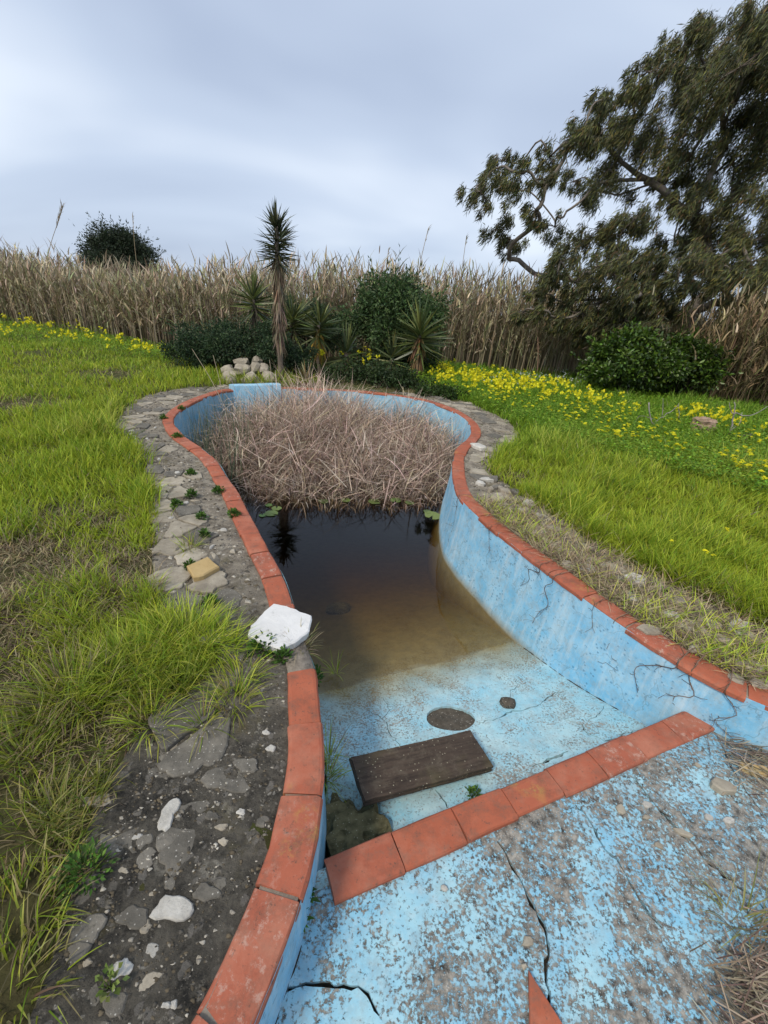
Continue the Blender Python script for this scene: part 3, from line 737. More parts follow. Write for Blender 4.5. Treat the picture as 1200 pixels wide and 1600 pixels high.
# ------------------------------------------------------------------ loose things in and round the pool
def px_poly(pts, z): return np.array([W(a, b, z) for a, b in pts])
def slab_thing(name, pts, z, h, bev, mat, label, cat, rough=.006, group=None, tilt=(0, 0), sub=2):
    P = px_poly(pts, z+h); c = P.mean(0)
    Q = []
    for i in range(len(P)):
        a_, b_ = P[i], P[(i+1) % len(P)]
        for t in np.linspace(0, 1, sub+1)[:-1]: Q.append(a_+(b_-a_)*t+(rng.normal(0, .0025, 2) if t else 0))
    o = link(name, slab_mesh(name, np.array(Q)-c, h, bev, rng.uniform(0, 99), rough, .05), None, mat)
    o.location = (c[0], c[1], z); o.rotation_euler = (tilt[0], tilt[1], 0)
    return tag(o, label, cat, group)
slab_thing('marble_slab', [(428, 943), (455, 950), (487, 962), (484, 985), (462, 1002), (438, 1012), (412, 1004), (387, 990), (392, 975), (410, 958)], -.004, .046, .006, M_white, 'thick white marble slab lying on the terracotta coping', 'stone', .003, tilt=(.03, -.02), sub=4)
slab_thing('sandstone_slab', [(291, 883), (325, 869), (343, 884), (318, 898), (302, 901)], -.012, .045, .008, M_sand, 'loose yellow sandstone slab on the crazy paving', 'stone', .004)
zf_ = lambda x, y: float(floor_z(np.array(x), np.array(y)))
# board: three bonded layers, tilted on a lump of concrete
brd = empty('layered_board', (0, 0, 0)); tag(brd, 'dark weathered layered board tilted on the empty pool floor', 'board')
ang = math.atan2(.20, .63)
brd.location = (.278, 1.325, -.425); brd.rotation_euler = (-.05, .085, ang+.08)
for k, (z0, z1, dx_, dy_) in enumerate(((0, .013, 0, 0), (.0135, .024, -.004, .002), (.0245, .036, .002, -.001))):
    nx = 14; ox = .32; oy = .105
    P = [(-ox+2*ox*i/nx, -oy+rng.normal(0, .0012)) for i in range(nx+1)]+[(ox+rng.normal(0, .001), -oy+2*oy*i/5) for i in range(1, 5)]+[(ox-2*ox*i/nx, oy+rng.normal(0, .0012)) for i in range(nx+1)]+[(-ox+rng.normal(0, .002), oy-2*oy*i/5) for i in range(1, 5)]
    o = link('board_layer', slab_mesh('board_layer', np.array(P)+(dx_, dy_), z1-z0, .0022, k, .0012), brd, M_board); o.location = (0, 0, z0)
def rock(name, loc, r, mat, label, cat='rock', seed=1, sub=3, amp=.28, freq=1.3, flat=.8, rz=0, group=None):
    me = rock_mesh(name, r, seed, sub, amp, freq, flat); o = link(name, me, None, mat)
    o.location = loc; o.rotation_euler = (rng.normal(0, .06), rng.normal(0, .06), rz); return tag(o, label, cat, group)
rock('concrete_lump', (.0, 1.09, -.585), (.13, .12, .12), M_rubble, 'mossy lump of broken concrete under the dark board', 'rubble', 4, 4, .55, 1.9, .85, .5)
rock('rubble_piece', (-.07, 1.22, -.62), (.07, .09, .07), M_rubble, 'dark broken concrete wedged in the hole beside the pool wall', 'rubble', 9)
p = W(795, 1095, -.52); rock('small_rock', (p[0], p[1], zf_(*p)+.012), (.042, .032, .026), M_patch, 'small brown rock beside the round bare patch', 'rock', 3, 2)
p = W(508, 945, -.8); rock('sunken_rock', (p[0]+.1, p[1]+.1, zf_(*p)-.01), (.10, .08, .06), M_rubble, 'rounded rock sunk in the brown shallow water', 'rock', 6, 2)
# tile fragment and loose bits on the worn slab
slab_thing('tile_fragment', [(826, 1515), (880, 1600), (856, 1604), (828, 1601)], -.274, .02, .003, M_tile, 'broken terracotta tile fragment lying on the worn blue slab', 'tile', .001, sub=2)
bits = [(743, 1262, 10, 13), (820, 1508, 9, 10), (744, 1262, 6, 12), (971, 1263, 14, 16, ), (1012, 1255, 16, 10), (1068, 1300, 26, 10), (1066, 1296, 10, 8), (1030, 1320, 14, 10), (1108, 1275, 14, 10), (1128, 1230, 42, 18), (1180, 1205, 36, 18), (826, 1468, 22, 16), (695, 1385, 12, 10), (1010, 1275, 10, 8), (1140, 1280, 18, 10), (1090, 1195, 8, 8)]
for i, b in enumerate(bits):
    x, y = W(b[0], b[1], -.26); xr = W(b[0]+b[2]/2, b[1], -.26)[0]-x; yr = W(b[0], b[1]-b[3]/2, -.26)[1]-y
    big = b[2] > 30
    me = slab_mesh('stone_chip', blob_poly(7, abs(xr), max(.006, abs(yr)), .3), .012 if not big else .03, .004, i, .003)
    o = link('stone_chip', me, None, [M_lich, M_stone][i % 2] if not big else [M_sand, M_stone][i % 2]); o.location = (x, y, float(wade_z(np.array(x), np.array(y)))-.002); o.rotation_euler = (0, 0, rng.uniform(-.3, .3))
    if big: tag(o, ['brown flat stone with a chipped edge on the worn blue slab', 'grey flat stone among dry debris at the slab edge'][i % 2], 'stone')
    else: tag(o, 'small pale stone chip lying on the worn blue slab', 'stone chip', 'stone chips on the worn slab')
# rubble stones at the right side of the coping
for i, (px, py, w_, h_) in enumerate(sorted([(748, 697, 20, 9), (790, 792, 22, 10), (840, 830, 26, 12), (888, 882, 20, 10), (990, 905, 28, 16), (1015, 985, 34, 14), (1080, 980, 44, 20), (1110, 975, 30, 16), (1128, 1000, 26, 14), (1050, 962, 26, 12), (1170, 1040, 40, 22), (1090, 1015, 30, 12), (1150, 1060, 24, 14), (1190, 1070, 30, 16), (1060, 940, 20, 12)], key=lambda q: arc_of(W(q[0], q[1])))):
    x, y = W(px, py); xr = W(px+w_/2, py)[0]-x; yr = W(px, py-h_/2)[1]-y
    o = link('loose_stone', slab_mesh('loose_stone', blob_poly(9, abs(xr), abs(yr), .25), .045, .01, i+40, .008), None, M_lich if i in (0, 4, 6) else M_stone)
    o.location = (x, y, -.03); o.rotation_euler = (rng.normal(0, .08), rng.normal(0, .08), 0)
    tag(o, ORD[i]+' loose flat stone behind the long wall coping, counting from the rushes', 'stone', 'loose stones behind the long coping')
# low stacked stones at the head of the pool
k = 0
for (px, py, w_, h_) in [(365, 596, 26, 20), (392, 592, 28, 18), (415, 590, 22, 14), (362, 580, 18, 16), (383, 577, 22, 14), (402, 575, 20, 16), (372, 567, 18, 10), (392, 564, 18, 12), (412, 578, 18, 10), (386, 586, 18, 10), (355, 604, 16, 12)]:
    Y = 8.15+(596-py)*.018; x, y, z = D(px, py, Y); r = w_/2/FPX*Y*.95
    me = rock_mesh('rockery_stone', (r*rng.uniform(.9, 1.35), r*.9, h_/2/FPX*Y*rng.uniform(1.0, 1.4)), k+20, 2, .5, 1.6, .9)
    o = link('rockery_stone', me, None, M_stone); o.location = (x+rng.normal(0, .04), y+rng.normal(0, .05), max(z, .02)); o.rotation_euler = (rng.normal(0, .3), rng.normal(0, .3), rng.uniform(0, 3)); k += 1
    tag(o, 'pale rough stone stacked behind the raised blue inlet block', 'stone', 'stones stacked behind the inlet block')

# ------------------------------------------------------------------ foliage tools
def jit(c, n, s=.18):
    c = np.asarray(c, float); return np.clip(c*(1+rng.normal(0, s, (n, 1)))*(1+rng.normal(0, s*.35, (n, 3))), .002, .9)
def pick(cols, n, s=.15, p=None):
    cols = np.array(cols); k = rng.choice(len(cols), n, p=p); return jit(cols[k], n, s)
def sph(n):
    v = rng.normal(size=(n, 3)); return v/np.linalg.norm(v, axis=1)[:, None]
def leaf_clump(mb, c, r, n, L, w, cols, droop=0.3, shell=.55, wind=(0, 0, 0), p=None):
    c = np.asarray(c); r = np.asarray(r)*np.ones(3)
    d = sph(n); rad = (shell+(1-shell)*rng.random(n)**.5)*(1+.12*rng.normal(size=n))
    pos = c+d*rad[:, None]*r
    dr = d*.8+sph(n)*.8+np.array([0, 0, -droop*2])+np.array(wind)
    leaves(mb, pos, dr, sph(n)+np.array([0, 0, .8]), L*rng.uniform(.6, 1.3, n), w*rng.uniform(.7, 1.3, n), pick(cols, n, .22, p))
def bush(name, label, c, r, subs, n, L, w, cols, cat='shrub', droop=.1, mat=None, stem=True, group=None, flatb=True):
    c = np.array(c, float); r = np.array(r, float)
    root = empty(name, (c[0], c[1], float(gz(c[0], c[1]))-.02)); tag(root, label, cat, group)
    o_ = np.array(root.location); mb = MB(); sm = MB()
    nst_ = 0
    for k in range(subs):
        d = sph(1)[0]
        if flatb: d[2] = abs(d[2])*1.05-.35
        cc = c+d*r*rng.uniform(.5, 1.0); rr = r.mean()*rng.uniform(.16, .40)
        leaf_clump(mb, cc, (rr, rr, rr*.85), int(n*(.35+rr/r.mean()*1.8)), L, w, cols, droop, .3)
        for _ in range(3):                                  # shoots standing out of the outline
            e = cc+(d*.7+sph(1)[0]*.5+np.array([0, 0, .35]))*rr*rng.uniform(1.1, 1.9); m_ = 16
            tt = rng.random((m_, 1)); leaves(mb, cc+(e-cc)*tt+rng.normal(0, .012, (m_, 3)), (e-cc)+sph(m_)*rr, sph(m_), L, w, pick(cols, m_, .2))
        if stem and k % 2 == 0:
            b = np.array([c[0]+rng.normal(0, r[0]*.12), c[1]+rng.normal(0, r[1]*.12), o_[2]])
            m = (b+cc)/2+rng.normal(0, .06, 3)*r; tube(sm, smooth_line(np.array([b, m, cc]), .25), np.linspace(.02, .006, len(smooth_line(np.array([b, m, cc]), .25)))*(.5+r.mean()*.6), (.10, .08, .06), 4)
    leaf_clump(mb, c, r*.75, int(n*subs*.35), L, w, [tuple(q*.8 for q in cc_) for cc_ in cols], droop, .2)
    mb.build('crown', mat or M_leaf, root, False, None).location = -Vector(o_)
    if stem: sm.build('stem', M_bark, root).location = -Vector(o_)
    return root
def rosette(mb, c, n, L, w, cols, tips=None, th=(.15, 1.75), K=3, curve=.35, wob=.15):
    az = rng.uniform(0, 2*np.pi, n); t = rng.random(n)
    th0 = th[0]+(th[1]-th[0])*t
    cc = pick(cols, n, .18); c1 = cc*1.15 if tips is None else pick(tips, n, .2)
    r0 = np.array(c)+np.stack([np.sin(az)*.02, np.cos(az)*.02, (1-t)*.10*L/.5], 1)
    blades(mb, r0, az, L*rng.uniform(.75, 1.1, n), w*rng.uniform(.8, 1.2, n), th0, th0+curve*rng.uniform(-.2, 1.2, n), cc, c1, K, rng.normal(0, wob, n), .25, roll=rng.uniform(-1.2, 1.2, n))
YG = [(.10, .125, .035), (.07, .10, .03), (.16, .175, .055), (.055, .075, .032)]
YD = [(.25, .19, .13), (.18, .13, .09), (.33, .27, .19)]
def yucca(name, label, base, trunk, rows, L, w, cols=YG, skirt=0, skirt_top=None, cat='yucca', rtr=.045, skirt_cols=YD, nrow=26, crown_h=None, skL=.5):
    x, y, z = base; root = empty(name, (x, y, z)); tag(root, label, cat, 'yuccas round the head of the pool' if False else None)
    if trunk > .12:
        mb = MB(); pts = np.array([(0, 0, -.05), (.015, 0, trunk*.35), (-.02, .01, trunk*.7), (0, 0, trunk)])
        pts = smooth_line(pts, .12); tube(mb, pts, np.linspace(rtr*1.25, rtr*.8, len(pts))*(1+rng.normal(0, .06, len(pts))), (.17, .14, .11), 8); mb.build('trunk', M_bark, root)
    mb = MB(); ch = crown_h or .08
    for k in range(rows):
        t = k/max(1, rows-1)
        rosette(mb, (rng.normal(0, .01), rng.normal(0, .01), trunk+ch*(t-1)*1.0+ch*0), nrow, L*(1-.12*t), w, cols, th=(1.35-1.3*t, 2.15-.75*t) if rows > 1 else (.1, 1.65), curve=.12)
    mb.build('crown', M_glossy, root, False)
    if skirt:
        mb = MB(); zt = (skirt_top if skirt_top is not None else trunk-.05)
        zz_ = rng.uniform(.25, 1, skirt)**.8*zt; az = rng.uniform(0, 6.283, skirt)
        r0 = np.stack([np.sin(az)*rtr*.8, np.cos(az)*rtr*.8, zz_], 1)
        th_ = rng.uniform(2.75, 3.1, skirt); cc = pick(skirt_cols, skirt, .25)
        blades(mb, r0, az, skL*rng.uniform(.6, 1.1, skirt)*np.minimum(1, zz_/skL+.25), w*.9, th_-.25, th_+.1, cc*.8, cc, 3, rng.normal(0, .5, skirt), .3)
        mb.build('dead_leaves', M_dry, root, False)
    return root

# ------------------------------------------------------------------ yuccas and shrubs at the head of the pool
yb = D(437, 560, 8.55); zb = float(gz(yb[0], 8.55))
yucca('tall_yucca', 'tall slender yucca with a hanging skirt of dead leaves', (-2.2, 8.55, zb), 2.52-zb, 9, .40, .028, [(.05, .06, .03), (.035, .045, .025), (.085, .09, .045)], 420, 2.05, nrow=30, crown_h=.55, rtr=.045, skL=.32)
def gnd(px, py, Y): x, y, z = D(px, py, Y); return (x, Y, float(gz(x, Y))), z
for lab, px, py, Y, L, w, trunk, rows, cols, sk, skc in [
    ('dark spiky yucca behind the tall slender yucca', 396, 468, 9.9, .62, .042, None, 3, YG, 60, YD),
    ('tall bushy yucca growing just behind the slender trunk', 458, 500, 10.0, .68, .042, None, 4, YG, 80, YD),
    ('yucca with a skirt of golden dead leaves', 498, 508, 9.8, .58, .042, None, 3, YG, 90, [(.42, .29, .06), (.34, .22, .05), (.25, .18, .07)]),
    ('low spreading yucca in front of the round green bush', 541, 553, 9.9, .66, .042, None, 2, YG, 30, YD),
    ('short yucca below the round green bush', 612, 560, 10.0, .60, .042, None, 2, YG, 26, YD),
    ('large yucca with a brown dead skirt beside the round green bush', 657, 522, 10.0, .78, .046, None, 4, YG, 120, [(.22, .13, .06), (.30, .20, .10), (.16, .11, .06)]),
    ('small reddish yellow yucca overhanging the far coping', 478, 592, 8.35, .34, .026, .12, 2, [(.16, .14, .045), (.11, .11, .04), (.20, .14, .06)], 30, [(.22, .13, .08), (.17, .11, .08)])]:
    b, z = gnd(px, py, Y); tr = trunk if trunk else max(.14, z-b[2])
    yucca('yucca', lab, b, tr, rows, L, w, cols, sk, nrow=34, crown_h=.05+.06*rows, skirt_cols=skc, skL=.45)
GR = [(.055, .10, .036), (.075, .13, .045), (.038, .07, .028), (.105, .165, .055)]
bush('round_bush', 'large round dark green bush among the yuccas', (-.15, 11.3, 1.2), (1.2, 1.0, 1.22), 50, 420, .085, .034, GR)
DK = [(.032, .062, .029), (.048, .085, .035), (.024, .045, .022), (.07, .11, .045)]
bush('spreading_shrub', 'broad dark evergreen shrub left of the tall slender yucca base', (-3.35, 9.5, .5), (1.3, .8, .66), 34, 420, .06, .022, DK, stem=True)
bush('low_shrub', 'low dark shrub between the stacked stones and the grass', (-4.15, 9.1, .22), (.6, .5, .38), 12, 340, .055, .02, DK)
bush('trailing_shrub', 'dark trailing shrub between the stacked stones and the tall slender yucca', (-2.25, 9.05, .35), (.75, .45, .5), 18, 380, .055, .022, DK)
bush('dark_shrub', 'dark shrub behind the tall slender yucca, below the reeds', (-2.25, 10.9, .75), (1.15, .75, .85), 26, 340, .08, .026, DK)
bush('ivy_mound', 'low ivy mound spilling toward the far coping', (-.5, 9.15, .08), (1.35, .55, .30), 26, 280, .06, .035, [(.035, .06, .02), (.05, .085, .025), (.03, .05, .02)], stem=False)
bush('ivy_bank', 'ivy bank along the coping below the meadow flowers', (.85, 8.7, .02), (.65, .4, .2), 12, 260, .055, .03, [(.045, .085, .02), (.06, .11, .025), (.035, .06, .02)], stem=False)
CI = [(.07, .13, .018), (.045, .085, .014), (.10, .17, .02), (.03, .055, .012)]
bush('citrus_bush', 'bright green broad-leaved bush under the eucalyptus', (5.5, 10.9, .68), (1.05, .85, .85), 40, 300, .10, .05, CI, mat=M_glossy)
bush('citrus_bush', 'smaller shaded green bush behind the bright broad-leaved bush', (7.0, 11.4, .72), (.85, .7, .85), 30, 260, .10, .05, [tuple(.8*q for q in c) for c in CI], mat=M_glossy)  # bright bush's leaf colours darkened, so its shade is in the colour
ol = D(190, 392, 20.5)
bush('dark_undergrowth', 'dark undergrowth below the round green bush', (.1, 10.7, .3), (1.2, .5, .45), 18, 300, .08, .03, DK)
tr_ = bush('background_tree', 'dark olive-green tree rising behind the reeds', (ol[0]-.1, 20.5, 2.3), (1.5, 1.3, 1.45), 48, 620, .11, .035, [(.035, .05, .028), (.05, .07, .036), (.025, .038, .022)], cat='tree')

# ------------------------------------------------------------------ eucalyptus
EU = [(160,640,70),(200,600,50),(120,720,55),(280,650,55),(250,720,40),(330,790,50),(180,860,60),(240,900,50),(400,850,55),(380,680,40),(440,560,80),(380,590,40),(480,520,60),(470,680,40),(580,400,55),(590,370,40),(600,480,50),(560,520,60),(640,600,110),(600,720,90),(680,500,60),(740,430,80),(690,340,50),(760,270,70),(820,190,50),(880,260,80),(940,160,70),(960,110,50),(1000,220,90),(1080,110,70),(1150,70,60),(1180,50,50),(1100,250,110),(900,380,100),(980,330,100),(1080,380,110),(1170,200,90),(1180,350,100),(800,560,80),(900,600,90),(1000,650,100),(1100,600,110),(1180,500,100),(820,680,60),(880,770,60),(960,760,70),(1050,800,90),(1150,760,80),(980,880,80),(1080,920,90),(1160,900,80),(700,820,80),(640,900,70),(560,860,60),(480,930,70),(420,980,60),(400,1040,60),(340,1100,40),(350,1160,35),(480,1060,70),(560,1000,70),(620,1030,70),(590,1120,80),(560,1200,60),(680,1120,60),(740,980,60),(800,1010,60),(660,1200,50),(520,1250,50),(1150,1050,60),(1180,1150,60),(280,1170,30),(1240,150,110),(1280,300,130),(1260,500,130),(1280,700,130),(1250,900,110),(1270,1080,110),(900,960,70),(960,1010,60),(1060,1010,80),(1130,980,80),(860,1060,60),(760,1080,70),(820,1150,60),(720,1180,60),(640,1240,50),(940,1090,50),(1100,1120,60),(1190,1080,90),(1240,1150,90),(1140,1200,70),(780,1230,50),(1060,1200,60),(450,1130,60),(420,1190,45),(500,1170,60),(650,960,60),(700,1010,60),(860,900,60),(930,930,60),(1020,960,60),(1330,120,120),(1380,420,140),(1380,800,140)]
eu = empty('eucalyptus_tree', (8.6, 15, 0)); tag(eu, 'big windswept eucalyptus with bare twisting limbs and drooping foliage', 'tree')
cl = []
for (a, b, r) in EU:
    Y = 12.3+rng.uniform(-.5, .6) if b > 930 and a < 900 else (13.0+rng.uniform(-.6, .6) if b > 940 else 15+rng.uniform(-1.6, 1.8))
    px, py = 700+a/2.4, b/2.4
    x, y, z = D(px, py, Y); cl.append((np.array([x, y, z]), r/2.4/FPX*Y/math.cos(.5)*.86))
# skeleton: each clump joins the nearest node closer to the fork
fork = np.array(D(1078, 484, 15.0)); nodes = [np.array([8.7, 15.0, -.1]), np.array([8.75, 15.05, 1.1]), fork]; par = [-1, 0, 1]
extra = [D(1150, 478, 14.2), D(1040, 478, 13.2), D(1000, 462, 12.8), D(1120, 455, 15), D(1115, 420, 15), D(960, 415, 14.4), D(900, 440, 14.6), D(835, 428, 14.7), D(795, 405, 14.8), D(1085, 340, 15.2), D(1010, 280, 15.2), D(1130, 200, 15.5), D(1230, 400, 15.5), D(1240, 200, 15.6), D(920, 300, 15), D(885, 330, 15)]
link_ = {0: 2, 1: 2, 2: 4, 3: 2, 4: 6, 5: 5, 6: 8, 7: 9, 8: 10, 9: 7, 10: 12, 11: 12, 12: 3, 13: 15, 14: 13, 15: 17}
for i, e in enumerate(extra): nodes.append(np.array(e)); par.append(link_[i])
order = sorted(cl, key=lambda q: np.linalg.norm(q[0]-fork)); ends = []
for c, r in order:
    d = [np.linalg.norm(c-q)+.25*np.linalg.norm(q-fork)*.6 if i > 1 else 1e9 for i, q in enumerate(nodes)]
    j = int(np.argmin(d)); nodes.append(c); par.append(j); ends.append((len(nodes)-1, r))
cnt = np.ones(len(nodes))
for i in range(len(nodes)-1, 0, -1): cnt[par[i]] += cnt[i]
rad = .018*cnt**.50
tr = MB(); lb = MB(); TW = MB(); FO = [MB() for _ in range(4)]
for i in range(1, len(nodes)):
    a, b = nodes[par[i]], nodes[i]; ln = np.linalg.norm(b-a)
    m1 = a+(b-a)*.33+rng.normal(0, .10, 3)*ln*.9; m2 = a+(b-a)*.68+rng.normal(0, .09, 3)*ln*.9+np.array([0, 0, .06*ln])
    pts = smooth_line(np.array([a, m1, m2, b]), max(.15, ln/9)); r0 = min(rad[par[i]], rad[i]*1.5)
    col = (.23, .20, .17) if i > 2 else (.20, .17, .14)
    tube(tr if i <= 2 else lb, pts-np.array(eu.location), np.linspace(r0, rad[i], len(pts)), col, 7 if rad[i] > .05 else 5)
EC = [(.085, .098, .040), (.125, .13, .042), (.058, .066, .034), (.20, .18, .048), (.17, .11, .05), (.10, .085, .05)]
EP = [.30, .25, .25, .10, .05, .05]
for kk, (i, r) in enumerate(ends):
    c = nodes[i]; mbf = FO[kk % 4]
    nt = 12
    for t in range(nt):
        d = sph(1)[0]; d[2] *= .8; e = c+d*r*rng.uniform(.5, 1.1); mid = (c+e)/2+rng.normal(0, .08, 3)*r
        pts = smooth_line(np.array([c, mid, e]), .2); tube(TW, pts-np.array(eu.location), np.linspace(.009, .004, len(pts)), (.16, .13, .11), 3, False)
        # drooping sprays along the twig end
        ns = int((125 if c[0] > 5.2 else 85)*max(.35, r)/.55)
        sp_c = e+rng.normal(0, .125, (ns, 3))*r*np.array([.9, .9, 1.25])+np.array([0, 0, -.10*r])
        dr = rng.normal(0, .42, (ns, 3))+np.array([-.55, 0, -1.0])
        leaves(mbf, sp_c-np.array(eu.location), dr, sph(ns), .175*rng.uniform(.6, 1.3, ns), .023*rng.uniform(.7, 1.3, ns), pick(EC, ns, .22, EP)*rng.uniform(.75, 1.2))
tr.build('trunk', M_bark, eu); lb.build('limbs', M_bark, eu); TW.build('twigs', M_bark, eu)
for f_ in FO: f_.build('crown', M_leaf, eu, False)

# ------------------------------------------------------------------ reed bed
def reeds(n, line, dep, htab, seed, lean=.12, cols=None, nl=8, wscale=1.0):
    mb = MB(); L = smooth_line(np.array(line), .1)
    i = rng.integers(0, len(L), n); d = rng.random(n)**1.35*dep
    x = L[i, 0]+rng.normal(0, .15, n); y = L[i, 1]+d
    h = np.interp(x, [q[0] for q in htab], [q[1] for q in htab])*(rng.uniform(.72, 1.08, n)+.18*(rng.random(n)**6))*(1+.03*d)*(1+.11*vnoise(x, y, 2.1, 12))
    g = gz(x, y); az = rng.uniform(0, 6.283, n); th = np.abs(rng.normal(0, lean, n))
    cols = cols or [(.45, .375, .255), (.35, .285, .20), (.54, .46, .32), (.25, .20, .145), (.33, .33, .17)]
    cc = pick(cols, n, .16)
    blades(mb, np.stack([x, y, g-.05], 1), az, h, .024*wscale, th*.4, th*1.8, cc*.62, cc, 4, rng.uniform(-1.5, 1.5, n), .35)
    for k in range(nl):
        t = rng.uniform(.12, 1, n)**.75; az2 = rng.uniform(0, 6.283, n); thl = th*.4+th*1.4*t*.5
        r0 = np.stack([x+np.sin(az)*np.sin(thl)*h*t, y+np.cos(az)*np.sin(thl)*h*t, g+h*t*np.cos(thl)], 1)
        c2 = pick(cols, n, .2)
        a0 = rng.uniform(.15, .9, n)*(1-.35*t)
        blades(mb, r0, az2, rng.uniform(.22, .5, n), .036*wscale*rng.uniform(.6, 1.2, n), a0, a0+rng.uniform(.4, 2.0, n)*(1.25-.75*t), c2*.9, c2, 3, rng.normal(0, .5, n), .2)
    # pale plumes
    m = n//5; k = rng.choice(n, m, replace=False); r0 = np.stack([x[k]+np.sin(az[k])*np.sin(th[k])*h[k], y[k]+np.cos(az[k])*np.sin(th[k])*h[k], g[k]+h[k]*.96], 1)
    c2 = pick([(.50, .41, .27), (.42, .33, .22)], m, .15)
    blades(mb, r0, rng.uniform(0, 6.28, m), rng.uniform(.15, .42, m), .05*wscale, .05, .7, c2, c2*1.05, 3, rng.normal(0, 1, m), .15)
    return mb
ht = [(-20, 2.0), (-13.5, 1.85), (-11, 1.6), (-8, 1.62), (-6, 1.8), (-2, 2.1), (2, 2.2), (5, 2.15), (9, 1.9), (16, 1.9)]
tag(reeds(8200, [(-21, 16.6), (-13.5, 15.3), (-9, 13.6), (-6.2, 12.3), (-3, 12.4), (0, 13.4), (2.5, 13.6), (5.5, 13.5), (8, 13.9), (12, 14.2), (15, 14.0)], 3.2, ht, 1).build('reed_bed', M_dry, None, False),
    'wall of dry tan giant reeds behind the garden', 'reeds', kind='stuff')
tag(reeds(520, [(7.6, 10.9), (8.6, 10.5), (10.5, 10.2)], 1.6, [(7, 2.0), (10, 2.4)], 2, lean=.5, cols=[(.26, .19, .11), (.19, .145, .085), (.13, .12, .05), (.33, .25, .14)], nl=9).build('leaning_reeds', M_dry, None, False),
    'tangle of leaning half dead reeds under the eucalyptus', 'reeds', kind='stuff')
for px, py, bx, by, Y, lab in [(98, 325, 75, 400, 15.6, 'tall reed with a feathery bent plume above the reed wall'), (207, 338, 212, 400, 15.6, 'thin tall reed stem before the dark background tree'), (669, 358, 655, 420, 12.6, 'tall bare reed stem above the round green bush'), (729, 368, 720, 435, 14, 'tall bare reed stem near the eucalyptus arm'), (607, 390, 603, 425, 13.2, 'faint reed tip above the left of the round green bush')]:
    a = np.array(D(px, py, Y)); b = np.array(D(bx, by, Y)); b0 = b+(b-a)*.3; b0 = np.array([b[0]-(a[0]-b[0])*.5, Y, float(gz(b[0], Y))-.05])
    root = empty('giant_reed', b0); tag(root, lab, 'reed')
    mb = MB(); pts = smooth_line(np.array([b0, (b0+b)/2+[.02, 0, 0], b, a]), .3)-b0; tube(mb, pts, np.linspace(.014, .006, len(pts)), (.36, .29, .19), 5); mb.build('stem', M_dry, root)
    mb = MB(); m = 46 if px < 120 else 14; t = rng.uniform(.55 if px < 120 else .7, 1, m); r0 = (b-b0)+(a-b)*t[:, None]
    c2 = pick([(.42, .35, .26), (.5, .43, .33)], m, .15); blades(mb, r0, rng.uniform(.2, 2.6, m), rng.uniform(.1, .4, m) if px < 120 else rng.uniform(.05, .2, m), .02, .1, 1.2, c2, c2, 3, rng.normal(0, .8, m), .2); mb.build('plume', M_dry, root, False)

# ------------------------------------------------------------------ rushes in the pool
mb = MB(); n = 12500
front = smooth_line(np.array([(-1.7, 4.6), (-1.2, 4.62), (-.6, 4.68), (0, 4.8), (.5, 4.92), (.82, 5.1)]), .05)
INN = LOOP-NRM*.09
P = np.stack([rng.uniform(-2.9, 1.15, n*4), rng.uniform(4.3, 7.9, n*4)], 1)
P = P[pip(P, INN)]; fy = np.interp(P[:, 0], front[:, 0], front[:, 1], left=5.2, right=5.1); P = P[P[:, 1] > fy+rng.normal(0, .05, len(P))]
lim = np.interp(P[:, 1], [4.3, 5, 6, 7, 8], [-1.8, -2.25, -2.5, -2.45, -2.0]); P = P[P[:, 0] > lim+rng.normal(0, .12, len(P))][:n]
n = len(P); edge = dist_to(P, INN)
top = .66+.40*np.exp(-((P[:, 0]+1.25)**2/.45+(P[:, 1]-6.9)**2/1.4))+.16*vnoise(P[:, 0], P[:, 1], 2.2)
top *= np.clip(.36+(P[:, 1]-np.interp(P[:, 0], front[:, 0], front[:, 1]))*.42, .36, 1.0)
h = top*rng.uniform(.65, 1.2, n)*1.32; az = rng.uniform(0, 6.283, n)
fe = P[:, 1]-np.interp(P[:, 0], front[:, 0], front[:, 1]) < .5
az = np.where(fe & (rng.random(n) < .65), np.pi+rng.normal(0, .9, n), az)
RC = [(.54, .405, .325), (.65, .50, .405), (.43, .315, .25), (.72, .58, .48), (.25, .175, .14), (.50, .40, .28)]
cc = pick(RC, n, .15); th = np.abs(rng.normal(.05, .22, n))
broken = rng.random(n) < .45
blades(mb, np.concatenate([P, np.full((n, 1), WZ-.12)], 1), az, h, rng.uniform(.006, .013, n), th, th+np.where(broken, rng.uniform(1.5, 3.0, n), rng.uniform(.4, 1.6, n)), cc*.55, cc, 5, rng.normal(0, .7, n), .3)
k = rng.choice(n, 1300, replace=False); m = len(k)       # fallen blades lying through the mass
r0 = np.concatenate([P[k]+rng.normal(0, .1, (m, 2)), (WZ+top[k]*rng.uniform(.35, .95, m))[:, None]], 1)
cc = pick(RC, m, .15); a0 = rng.uniform(.7, 1.9, m); blades(mb, r0, rng.uniform(0, 6.28, m), rng.uniform(.25, .6, m), .011, a0, a0+rng.uniform(-.3, 1.2, m), cc*.9, cc, 4, rng.normal(0, .7, m), .3)
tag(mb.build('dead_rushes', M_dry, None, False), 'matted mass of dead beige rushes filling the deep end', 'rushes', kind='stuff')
mb = MB(); n = 420
P = np.stack([rng.uniform(-2.75, -1.5, n*6), rng.uniform(4.75, 7.4, n*6)], 1); P = P[pip(P, LOOP-NRM*.16)]; lim = np.interp(P[:, 1], [4.3, 5, 6, 7, 8], [-1.75, -1.95, -2.0, -1.9, -1.6]); P = P[P[:, 0] < lim+.15][:n]; n = len(P)
cc = pick([(.11, .14, .085), (.16, .18, .11), (.085, .11, .07), (.26, .24, .15)], n, .15)
